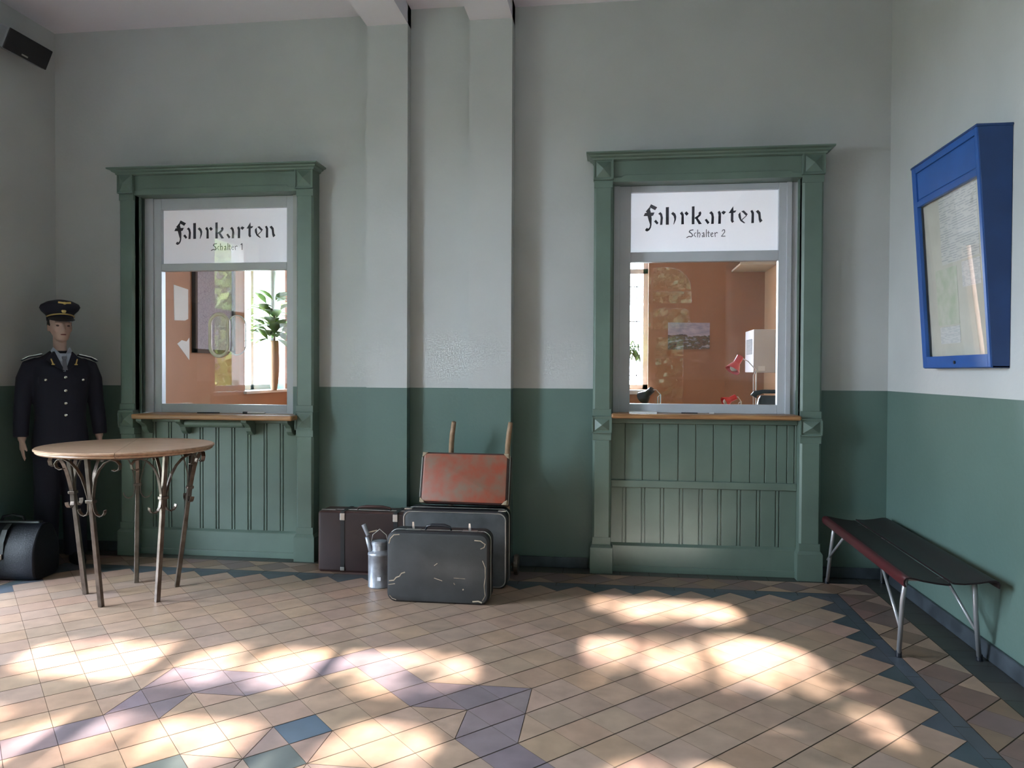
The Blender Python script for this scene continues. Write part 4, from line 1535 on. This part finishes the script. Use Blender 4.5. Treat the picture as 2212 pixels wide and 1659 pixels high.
# second grey suitcase behind
t, T, yl = suitcase('suitcase', 'large grey suitcase standing behind the front one, under the red case', (-1.015, -0.515, 0), 0, 0.69, 0.498, 0.200, 0.05, M['greycase2'], M['caseside'], lid=0.5)
MB().box(-0.335, -0.285, -0.09, -0.05, 0.497, 0.503).build('latch_plate', M['nickel'], t)
MB().box(0.285, 0.335, -0.09, -0.05, 0.497, 0.503).build('latch_plate', M['nickel'], t)
b = MB()
b.tube([(x, -0.1045, z) for x, z in rrect(-0.335, 0.335, 0.012, 0.486, 0.045)], 0.004, 6, closed=True)
b.build('face_piping', M['nickel'], t)

# red case on top, leaning back
t, T, yl = suitcase('suitcase', 'worn red suitcase with brown edges lying on top of the pile', (-0.968, -0.492, 0.517), R(-2), 0.582, 0.335, 0.145, 0.018, M['redcase'], M['brownedge'], tilt=R(-14))
for x in (-1, 1):
    for z in (0.0, 0.335):
        b = MB()
        b.T = T
        sz = -1 if z else 1
        b.hexa([(x * 0.292, -0.079, z), (x * 0.255, -0.079, z), (x * 0.255, -0.03, z), (x * 0.294, -0.03, z)],
               [(x * 0.293, -0.078, z + sz * 0.035), (x * 0.272, -0.078, z + sz * 0.022), (x * 0.272, -0.03, z + sz * 0.022), (x * 0.294, -0.03, z + sz * 0.035)])
        b.build('corner_guard', M['wornedge'], t, bevel=0.004)
b = MB()
b.T = T
b.box(-0.295, -0.291, -0.079, -0.073, 0.035, 0.30)
b.build('edge_wire', M['nickel'], t)

# maroon trunk
t, T, yl = suitcase('suitcase', 'dark maroon suitcase with two straps, leftmost of the luggage', (-1.672, -0.272, 0), 0, 0.722, 0.425, 0.195, 0.022, M['maroon'], M['brownedge'])
handle(t, 0.02, yl, 0.426, 0.24, 0.024, M['brownedge'])
for x in (-0.182, 0.195):
    b = MB()
    b.box(x - 0.014, x + 0.014, -0.1045, -0.101, 0.02, 0.424).box(x - 0.014, x + 0.014, -0.1045, 0.10, 0.424, 0.4275)
    b.build('strap', M['caseside'], t)
    MB().box(x - 0.017, x + 0.017, -0.109, -0.104, 0.365, 0.415).build('buckle', M['nickel'], t, bevel=0.003)
    MB().box(x - 0.015, x + 0.015, -0.109, -0.104, 0.015, 0.04).build('buckle', M['nickel'], t, bevel=0.003)
for x in (-0.30, 0.30):
    MB().box(x - 0.05, x + 0.05, -0.06, -0.03, 0.4255, 0.430).build('latch_plate', M['nickel'], t)

# hand truck holding the pile
ht = thing('hand_truck', 'wooden hand truck with two curved handles behind the luggage pile', 'hand truck', loc=(-0.9, -0.3, 0))
for x, dx in ((-1.108, 0.02), (-0.712, 0.035)):
    xs = -1.105 if x < -0.9 else -0.715
    path = [(xs, -0.285, 0.06), (xs, -0.29, 0.45), (xs, -0.30, 0.80), (xs + 0.006, -0.315, 0.90), (xs + 0.014, -0.33, 0.97), (xs + 0.030, -0.35, 1.055)]
    MB().tube(path, [0.017, 0.018, 0.018, 0.018, 0.0175, 0.016], 10).wbuild('rail', M['ash'], ht, smooth=True)
for z in (0.18, 0.42, 0.66):
    MB().box(-1.11, -0.71, -0.30, -0.275, z, z + 0.035).wbuild('cross_bar', M['ash'], ht, bevel=0.003)
MB().box(-1.12, -0.70, -0.40, -0.28, 0.012, 0.02).wbuild('toe_plate', M['iron'], ht)
MB().tube([(-1.18, -0.245, 0.07), (-0.64, -0.245, 0.07)], 0.010, 8).wbuild('axle', M['iron'], ht)
for x in (-1.165, -0.655):
    MB().tube([(x - 0.014, -0.245, 0.07), (x + 0.014, -0.245, 0.07)], 0.07, 24).wbuild('wheel', M['iron'], ht, bevel=0.004)

# oil can
oc = thing('oil_can', 'galvanised metal oil can with angled spout between the suitcases', 'can', loc=(-1.500, -0.66, 0))
MB().lathe([(0.072, 0.0), (0.075, 0.004), (0.075, 0.010), (0.073, 0.014), (0.073, 0.205), (0.075, 0.208), (0.075, 0.218), (0.070, 0.226), (0.052, 0.236), (0.050, 0.24)], 36).build('body', M['zinc'], oc, smooth='auto')
MB().lathe([(0.050, 0.238), (0.050, 0.272), (0.054, 0.274), (0.054, 0.290), (0.048, 0.297), (0.012, 0.303), (0.0001, 0.303)], 32).build('lid', M['zinc'], oc, smooth='auto')
sp2 = MB().tube([(-0.045, -0.02, 0.215), (-0.062, -0.025, 0.27), (-0.076, -0.028, 0.325)], [0.018, 0.014, 0.0125], 12).build('spout', M['zinc'], oc, smooth=True)
MB().tube([(-0.070, -0.028, 0.335), (-0.098, -0.030, 0.405)], [0.012, 0.0145], 12).build('spout_cap', M['zinc'], sp2, smooth='auto')
MB().tube([(-0.078, -0.028, 0.352), (-0.01, -0.025, 0.368)], 0.004, 8).build('spout_lever', M['wornedge'], sp2)
MB().tube([(-0.058, 0, 0.275), (-0.045, 0, 0.335), (0.0, 0, 0.372), (0.045, 0, 0.335), (0.058, 0, 0.275)], 0.0025, 8).build('bail_handle', M['nickel'], oc, smooth=True)
MB().box(0.008, 0.030, -0.0755, -0.073, 0.055, 0.078).build('label_plate', M['white'], oc)

# doctor's bag
bg_ = thing('leather_bag', 'black leather doctor bag on the floor at the feet of the mannequin', 'bag', loc=(-4.015, -0.79, 0), rz=R(4))
b = MB()
ring = []
W2, D2, H2 = 0.235, 0.150, 0.375
for u in range(13):
    t_ = -1 + 2 * u / 12
    k = (1 - abs(t_) ** 6 * 0.10)
    prof = []
    for q in range(28):
        a = 2 * math.pi * q / 28
        ca, sa = math.cos(a), math.sin(a)
        e_ = 2 / (5.0 if sa < 0 else 2.6)
        yy_ = D2 * k * math.copysign(abs(ca) ** e_, ca)
        z_ = 0.17 + (0.17 if sa < 0 else 0.20) * math.copysign(abs(sa) ** e_, sa) * (1 - 0.03 * (1 - k))
        bulge = 1.0 if z_ < 0.2 else 1.0 - 0.35 * (z_ - 0.2) / 0.17
        prof.append((W2 * t_, yy_ * bulge, max(z_, 0.0)))
    ring.append(prof)
b.rings(ring)
b.build('bag_body', M['black'], bg_, smooth='auto', bevel=0.010, seg=3)
MB().box(-0.20, 0.20, -0.022, 0.022, 0.355, 0.380).build('clasp_frame', M['caseside'], bg_, bevel=0.008)
MB().tube([(-0.08, 0, 0.375), (-0.07, 0, 0.405), (0.0, 0, 0.418), (0.07, 0, 0.405), (0.08, 0, 0.375)], 0.009, 8).build('handle', M['black'], bg_, smooth=True)
b = MB()
b.ribbon([(0.02, -0.06, 0.368), (0.02, -0.105, 0.335), (0.02, -0.140, 0.26), (0.02, -0.152, 0.17)], (1, 0, 0), 0.035, 0.005)
b.build('strap', M['caseside'], bg_)
MB().box(0.004, 0.036, -0.162, -0.150, 0.150, 0.185).build('buckle', M['iron'], bg_, bevel=0.003)

# ------------------------------------------------------------ mannequin
mn = thing('mannequin', 'mannequin in dark navy railway uniform and peaked cap standing in the left corner', 'mannequin', loc=(-3.965, -0.40, 0), rz=R(50))
b = MB()
# head
b.loft([(0, -0.058, 1.602, 0.022, 0.020), (0, -0.050, 1.614, 0.040, 0.042), (0, -0.030, 1.640, 0.052, 0.070), (0, -0.012, 1.672, 0.063, 0.088), (0, -0.004, 1.705, 0.067, 0.094), (0, 0.002, 1.74, 0.072, 0.096),
        (0, 0.006, 1.775, 0.073, 0.095), (0, 0.010, 1.81, 0.066, 0.085), (0, 0.012, 1.835, 0.045, 0.06), (0, 0.012, 1.845, 0.02, 0.03)], 28)
b.loft([(0, 0.0, 1.40, 0.075, 0.07), (0, 0.005, 1.50, 0.050, 0.052), (0, 0.010, 1.56, 0.043, 0.048), (0, 0.010, 1.64, 0.044, 0.052)], 20)
b.tube([(0, -0.088, 1.735), (0, -0.100, 1.712), (0, -0.114, 1.682), (0, -0.104, 1.670)], [0.008, 0.010, 0.0135, 0.011], 8)
for s in (-1, 1):
    b.ball((s * 0.072, 0.012, 1.70), 0.020, 10, (0.45, 0.8, 1.6))
    b.ball((s * 0.036, -0.070, 1.684), 0.024, 10, (1, 0.8, 0.9))
b.ball((0, -0.072, 1.622), 0.020, 10)
b.tube([(-0.05, -0.078, 1.728), (-0.025, -0.091, 1.732), (0, -0.092, 1.728), (0.025, -0.091, 1.732), (0.05, -0.078, 1.728)], 0.009, 8)
# torso, legs
b.loft([(0, 0, 0.84, 0.15, 0.10), (0, 0, 1.0, 0.135, 0.09), (0, 0, 1.15, 0.13, 0.085), (0, 0, 1.30, 0.155, 0.10), (0, 0, 1.40, 0.17, 0.09), (0, 0, 1.46, 0.12, 0.07)], 24)
for s in (-1, 1):
    b.tube([(s * 0.08, 0, 0.90), (s * 0.085, 0, 0.50), (s * 0.085, 0.01, 0.06)], [0.075, 0.055, 0.038], 16)
    b.tube([(s * 0.14, 0, 1.42), (s * 0.205, 0.006, 1.34), (s * 0.230, 0.008, 1.18), (s * 0.246, -0.016, 0.99), (s * 0.246, -0.032, 0.905)], [0.04, 0.036, 0.034, 0.031, 0.026], 14)
    # hand
    hx = s * 0.246
    b.loft([(hx, -0.034, 0.915, 0.022, 0.026), (hx, -0.038, 0.885, 0.017, 0.036), (hx + s * 0.002, -0.042, 0.845, 0.014, 0.041), (hx, -0.044, 0.832, 0.013, 0.040)], 16)
    for k, (fy, ln) in enumerate(((-0.074, 0.070), (-0.054, 0.082), (-0.034, 0.076), (-0.015, 0.058))):
        b.tube([(hx, fy, 0.842), (hx - s * 0.003, fy - 0.003, 0.842 - ln * 0.5), (hx - s * 0.014, fy - 0.001, 0.842 - ln)], [0.0088, 0.0080, 0.0062], 8)
    b.tube([(hx - s * 0.004, -0.062, 0.885), (hx - s * 0.010, -0.088, 0.860), (hx - s * 0.018, -0.098, 0.828)], [0.012, 0.0095, 0.0075], 8)
b.build('body', M['skin'], mn, remesh=0.0055)
for s in (-1, 1):
    MB().ball((s * 0.030, -0.0865, 1.712), 0.012, 10, (1.25, 0.35, 0.6)).build('eye', M['eyes'], mn, smooth=True)
MB().ball((0, -0.0955, 1.649), 0.018, 12, (1.05, 0.32, 0.38)).build('lips', M['lips'], mn, smooth=True)
b = MB()
b.loft([(0, 0.035, 1.655, 0.045, 0.05), (0, 0.030, 1.68, 0.068, 0.072), (0, 0.022, 1.72, 0.078, 0.084), (0, 0.018, 1.79, 0.078, 0.090)], 24)
b.build('hair', M['hair'], mn, smooth=True)

jk = MB()
jk.T = Matrix.Diagonal((0.90, 1, 1, 1))
jk.loft([(0, 0.0, 0.765, 0.205, 0.145), (0, 0.0, 0.90, 0.20, 0.140), (0, 0, 1.06, 0.178, 0.128), (0, 0, 1.20, 0.190, 0.132), (0, 0, 1.34, 0.212, 0.132), (0, 0.005, 1.42, 0.218, 0.115), (0, 0.01, 1.462, 0.200, 0.090), (0, 0.012, 1.50, 0.115, 0.075), (0, 0.015, 1.535, 0.068, 0.062)], 32, 2.3)
for s in (-1, 1):
    jk.tube([(s * 0.150, 0.005, 1.445), (s * 0.212, 0.005, 1.415), (s * 0.243, 0.008, 1.33), (s * 0.258, 0.008, 1.18), (s * 0.275, -0.015, 1.02), (s * 0.280, -0.030, 0.925)], [0.045, 0.062, 0.064, 0.060, 0.056, 0.052], 18)
    # pocket flaps and lapels raised from the cloth
    jk.hexa([(s * 0.07, -0.128, 1.30), (s * 0.17, -0.095, 1.30), (s * 0.17, -0.07, 1.30), (s * 0.07, -0.11, 1.30)], [(s * 0.07, -0.134, 1.345), (s * 0.17, -0.100, 1.345), (s * 0.17, -0.07, 1.345), (s * 0.07, -0.11, 1.345)])
jko = jk.build('jacket', M['cloth'], mn, remesh=0.008)
MB().loft([(0, 0, 0.60, 0.001, 0.001)] * 2, 4)
tr = MB()
tr.loft([(0, 0, 0.74, 0.155, 0.115), (0, 0, 0.86, 0.160, 0.115), (0, 0, 0.98, 0.145, 0.10)], 24)
for s in (-1, 1):
    tr.tube([(s * 0.082, 0.0, 0.82), (s * 0.088, 0.0, 0.50), (s * 0.092, 0.005, 0.20), (s * 0.094, 0.005, 0.055)], [0.095, 0.083, 0.076, 0.078], 18)
tr.build('trousers', M['cloth'], mn, remesh=0.008)
for s in (-1, 1):
    b = MB()
    b.loft([(s * 0.095, -0.045, 0.0, 0.046, 0.135), (s * 0.095, -0.045, 0.02, 0.048, 0.138), (s * 0.095, -0.035, 0.05, 0.044, 0.115), (s * 0.095, 0.0, 0.085, 0.038, 0.062), (s * 0.095, 0.005, 0.11, 0.034, 0.045)], 22)
    b.build('shoe', M['black'], mn, smooth=True)
# shirt front, collar, tie
b = MB()
b.hexa([(-0.006, -0.139, 1.385), (0.006, -0.139, 1.385), (0.006, -0.10, 1.385), (-0.006, -0.10, 1.385)], [(-0.058, -0.090, 1.515), (0.058, -0.090, 1.515), (0.05, -0.04, 1.515), (-0.05, -0.04, 1.515)])
b.build('shirt_front', M['shirt'], mn)
for s in (-1, 1):
    b = MB()
    b.hexa([(s * 0.004, -0.116, 1.492), (s * 0.020, -0.126, 1.455), (s * 0.020, -0.110, 1.455), (s * 0.004, -0.100, 1.492)],
           [(s * 0.055, -0.045, 1.560), (s * 0.070, -0.035, 1.530), (s * 0.064, -0.015, 1.530), (s * 0.050, -0.025, 1.560)])
    b.build('shirt_collar', M['shirt'], mn, bevel=0.002)
    b = MB()
    b.hexa([(s * 0.002, -0.150, 1.385), (s * 0.050, -0.142, 1.415), (s * 0.050, -0.125, 1.415), (s * 0.002, -0.13, 1.385)],
           [(s * 0.056, -0.100, 1.530), (s * 0.112, -0.098, 1.470), (s * 0.105, -0.070, 1.470), (s * 0.060, -0.06, 1.530)])
    lp = b.build('lapel', M['cloth'], mn, bevel=0.004)
    b = MB()
    b.ribbon([(s * 0.083, -0.118, 1.475), (s * 0.072, -0.128, 1.438)], (0, -1, 0), 0.003, 0.008)
    b.ball((s * 0.072, -0.130, 1.436), 0.010, 8, (1.2, 0.3, 0.6))
    b.build('collar_pin', M['gold'], lp)
    b = MB().ribbon([(s * 0.115, 0.0, 1.505), (s * 0.20, 0.004, 1.485), (s * 0.240, 0.005, 1.462)], (0, 1, 0), 0.052, 0.008)
    sb_ = b.build('shoulder_board', M['cloth'], mn)
    b = MB()
    for yy_ in (-0.018, 0.0, 0.018):
        b.tube([(s * 0.118, yy_, 1.511), (s * 0.20, 0.004 + yy_, 1.492), (s * 0.238, 0.005 + yy_, 1.470)], 0.005, 6)
    b.build('silver_braid', M['silver'], sb_)
    MB().ball((s * 0.118, -0.127, 1.326), 0.010, 10, (1, 0.5, 1)).build('pocket_button', M['silver'], mn, smooth=True)
b = MB()
b.hexa([(-0.016, -0.150, 1.395), (0.016, -0.150, 1.395), (0.016, -0.135, 1.395), (-0.016, -0.135, 1.395)], [(-0.010, -0.124, 1.475), (0.010, -0.124, 1.475), (0.010, -0.11, 1.475), (-0.010, -0.11, 1.475)])
b.box(-0.015, 0.015, -0.130, -0.108, 1.472, 1.494)
b.build('tie', M['tie'], mn, bevel=0.003)
for z in (1.345, 1.25, 1.16, 1.075):
    MB().ball((0.004, -0.137, z), 0.011, 12, (1, 0.5, 1)).build('coat_button', M['silver'], mn, smooth=True)
# cap
cp_ = MB()
cp_.T = Matrix.Translation((0, 0.0, 1.79)) @ Matrix.Rotation(R(-8), 4, 'X')
cp_.loft([(0, 0.005, -0.035, 0.084, 0.104), (0, 0.005, 0.0, 0.086, 0.106), (0, 0.003, 0.012, 0.094, 0.114), (0, 0.0, 0.036, 0.118, 0.134), (0, -0.004, 0.056, 0.128, 0.142), (0, -0.004, 0.072, 0.122, 0.134), (0, 0.0, 0.092, 0.090, 0.100), (0, 0.0, 0.106, 0.045, 0.05), (0, 0.0, 0.110, 0.01, 0.01)], 40)
cap = cp_.build('cap', M['cloth'], mn, smooth='auto')
b = MB()
b.T = cp_.T
rg_ = []
for a in range(-70, 71, 7):
    t_ = R(a)
    ro = 0.105 + 0.05 * math.cos(t_) ** 1.2
    pi_, po = (0.084 * math.sin(t_), 0.005 - 0.104 * math.cos(t_)), (0.092 * math.sin(t_), -0.002 - ro * math.cos(t_) ** 0.9 - 0.0)
    zo = -0.052 * math.cos(t_) - 0.020
    rg_.append([(pi_[0], pi_[1] + 0.004, -0.022), (po[0], po[1], zo), (po[0], po[1], zo - 0.003), (pi_[0], pi_[1] + 0.004, -0.028)])
b.rings(rg_)
b.build('visor', M['plastic'], cap, smooth='auto')
b = MB()
b.T = cp_.T
b.tube([(0.088 * math.sin(R(a)), 0.005 - 0.109 * math.cos(R(a)), -0.014 + 0.004 * math.cos(R(a))) for a in range(-80, 81, 8)], 0.0055, 6)
b.build('gold_cord', M['gold'], cap)
b = MB()
b.T = cp_.T
b.ball((0, -0.112, 0.010), 0.016, 12, (1, 0.3, 1))
b.build('cockade', M['gold'], cap, smooth=True)
b = MB()
b.T = cp_.T
b.ball((0, -0.146, 0.060), 0.012, 10, (0.9, 0.4, 0.9))
b.ribbon([(-0.040, -0.140, 0.066), (0, -0.148, 0.060), (0.040, -0.140, 0.066)], (0, -1, 0), 0.006, 0.012)
b.build('winged_wheel_emblem', M['gold'], cap)

# ------------------------------------------------------------ outdoors
struct(MB().box(-40, 30, -40, BY - 0.31, -0.30, -0.10).build('ground_street', M['concrete']))
struct(MB().box(-40, LX - 0.36, BY - 0.3, 30, -0.30, -0.10).build('ground_yard', M['yard']))
struct(MB().box(LX - 0.35, 30, OY + 0.31, 30, -0.30, -0.10).build('ground_platform', M['concrete']))

rl = random.Random(11)


def leafcloud(name, pts, m, smin, smax, big=()):
    b = MB()
    for i_, p in enumerate(list(pts) + list(big)):
        s = rl.uniform(smin, smax) * (3.0 if i_ >= len(pts) else 1.0)
        u = Vector((rl.gauss(0, 1), rl.gauss(0, 1), rl.gauss(0, 1))).normalized()
        v = u.orthogonal().normalized()
        w_ = u.cross(v)
        p = Vector(p)
        b.add([p - v * s, p + w_ * s * 0.6, p + v * s, p - w_ * s * 0.6], [(0, 1, 2, 3)])
    return b.build(name, m)


# sun gaps between the leaves of the street tree
GAPS = [(-2.30, -2.08, 0.26, 0.16), (-1.50, -2.02, 0.22, 0.22), (-1.18, -1.86, 0.16, 0.14), (-0.72, -1.88, 0.14, 0.12), (-2.45, -2.24, 0.42, 0.10), (-2.35, -1.97, 0.22, 0.08), (-1.45, -1.93, 0.16, 0.17), (-1.85, -2.10, 0.25, 0.07), (-0.92, -1.82, 0.34, 0.15), (-1.15, -2.0, 0.15, 0.10),
        (-1.80, -2.72, 0.40, 0.09), (-0.80, -2.66, 0.24, 0.11), (-2.2, -2.95, 0.2, 0.08), (0.20, -1.62, 0.42, 0.13), (0.72, -1.60, 0.28, 0.16), (0.75, -1.36, 0.14, 0.07),
        (0.25, -0.83, 0.38, 0.13), (0.62, -0.85, 0.16, 0.17), (0.30, -1.88, 0.42, 0.055), (0.80, -1.86, 0.18, 0.05), (1.0, -2.10, 0.13, 0.06), (0.30, -2.76, 0.26, 0.08)]
pts = []
while len(pts) < 4300:
    xf, yf = rl.uniform(-3.8, 2.2), rl.uniform(-5.8, 0.6)
    if any(((xf - a) / c) ** 2 + ((yf - b_) / d) ** 2 < 1 for a, b_, c, d in GAPS):
        continue
    y = rl.uniform(-14.5, -11.0)
    z = (yf - y) * 0.5
    x = xf + 0.03 * (yf - y)
    pts.append((x, y, z))
# extra unseen leaves added around and above the gaps, blocking sky and sun
for k in range(9000):
    y = rl.uniform(-15.5, -11.0)
    xf = rl.uniform(-4.5, 3.0)
    yf = rl.choice((rl.uniform(-9.0, -3.05), rl.uniform(-9.0, -3.05), rl.uniform(0.9, 5.0)))
    pts.append((xf + 0.03 * (yf - y), y, (yf - y) * 0.5))
for k in range(500):
    y = rl.uniform(-14.5, -11.0)
    xf, yf = rl.uniform(-0.4, 0.85), rl.uniform(-2.55, -2.03)
    pts.append((xf + 0.03 * (yf - y), y, (yf - y) * 0.5))
upper = []  # larger leaves, added outside the sun corridor to block the rear sky
for k in range(5000):
    x, y, z = rl.uniform(-11, 9), rl.uniform(-16.5, -13.5), rl.uniform(2.0, 10.5)
    xf, yf = x - 0.06 * z, y + 2 * z
    if -3.6 < xf < 1.9 and -3.5 < yf < 1.0:
        continue
    upper.append((x, y, z))
t = leafcloud('street_tree_leaves', pts, M['shade_leaf'], 0.06, 0.12, upper)
t['kind'] = 'stuff'
tag(t, 'leaves of the street trees behind the arched windows, with added leaves blocking the sky', 'leaves')
pts = []
for k in range(5200):
    x = rl.uniform(-12, 9)
    z = rl.uniform(0, 5.6) * rl.uniform(0.6, 1)
    pts.append((x, -19.0 + rl.uniform(-1, 1), z))
t = leafcloud('sky_blocker_hedge', pts, M['shade_leaf'], 0.18, 0.38)  # unseen hedge, added to keep low sky light out of the rear windows
t['kind'] = 'stuff'
tag(t, 'added tall hedge behind the windows, blocking the low sky', 'hedge')

hs = thing('sky_blocker_house', 'added dark brick house behind the hedge, blocking the rear sky', 'house', loc=(-2, -24, -0.1))  # unseen house, added to cut sky light through the rear windows
MB().box(-18, 14, -28, -22, -0.1, 7.2).wbuild('walls', M['maroon'], hs)
MB().hexa([(-18.3, -28.3, 7.2), (14.3, -28.3, 7.2), (14.3, -21.8, 7.2), (-18.3, -21.8, 7.2)], [(-18.3, -25.2, 9.4), (14.3, -25.2, 9.4), (14.3, -24.9, 9.4), (-18.3, -24.9, 9.4)]).wbuild('roof', M['caseside'], hs)

# bushes outside the left windows
pts = []
for k in range(8000):
    pts.append((rl.uniform(-8.8, -5.0), rl.uniform(-13, -6.6), rl.uniform(0, 5.2)))
t = leafcloud('garden_bush_leaves', pts, M['foliage'], 0.07, 0.15)
t['kind'] = 'stuff'
tag(t, 'sunlit garden bushes outside the left wall windows', 'bushes')

# pink brick house beyond the office windows
hs = thing('brick_house', 'pale pink brick house beyond the office windows', 'house', loc=(-14, 6, -0.1))
MB().box(-16, -11, 2.5, 12, -0.1, 6).wbuild('walls', M['brick'], hs)
MB().hexa([(-16.3, 2.2, 6), (-10.7, 2.2, 6), (-10.7, 12.3, 6), (-16.3, 12.3, 6)], [(-13.6, 2.2, 8.5), (-13.4, 2.2, 8.5), (-13.4, 12.3, 8.5), (-13.6, 12.3, 8.5)]).wbuild('roof', M['maroon'], hs)
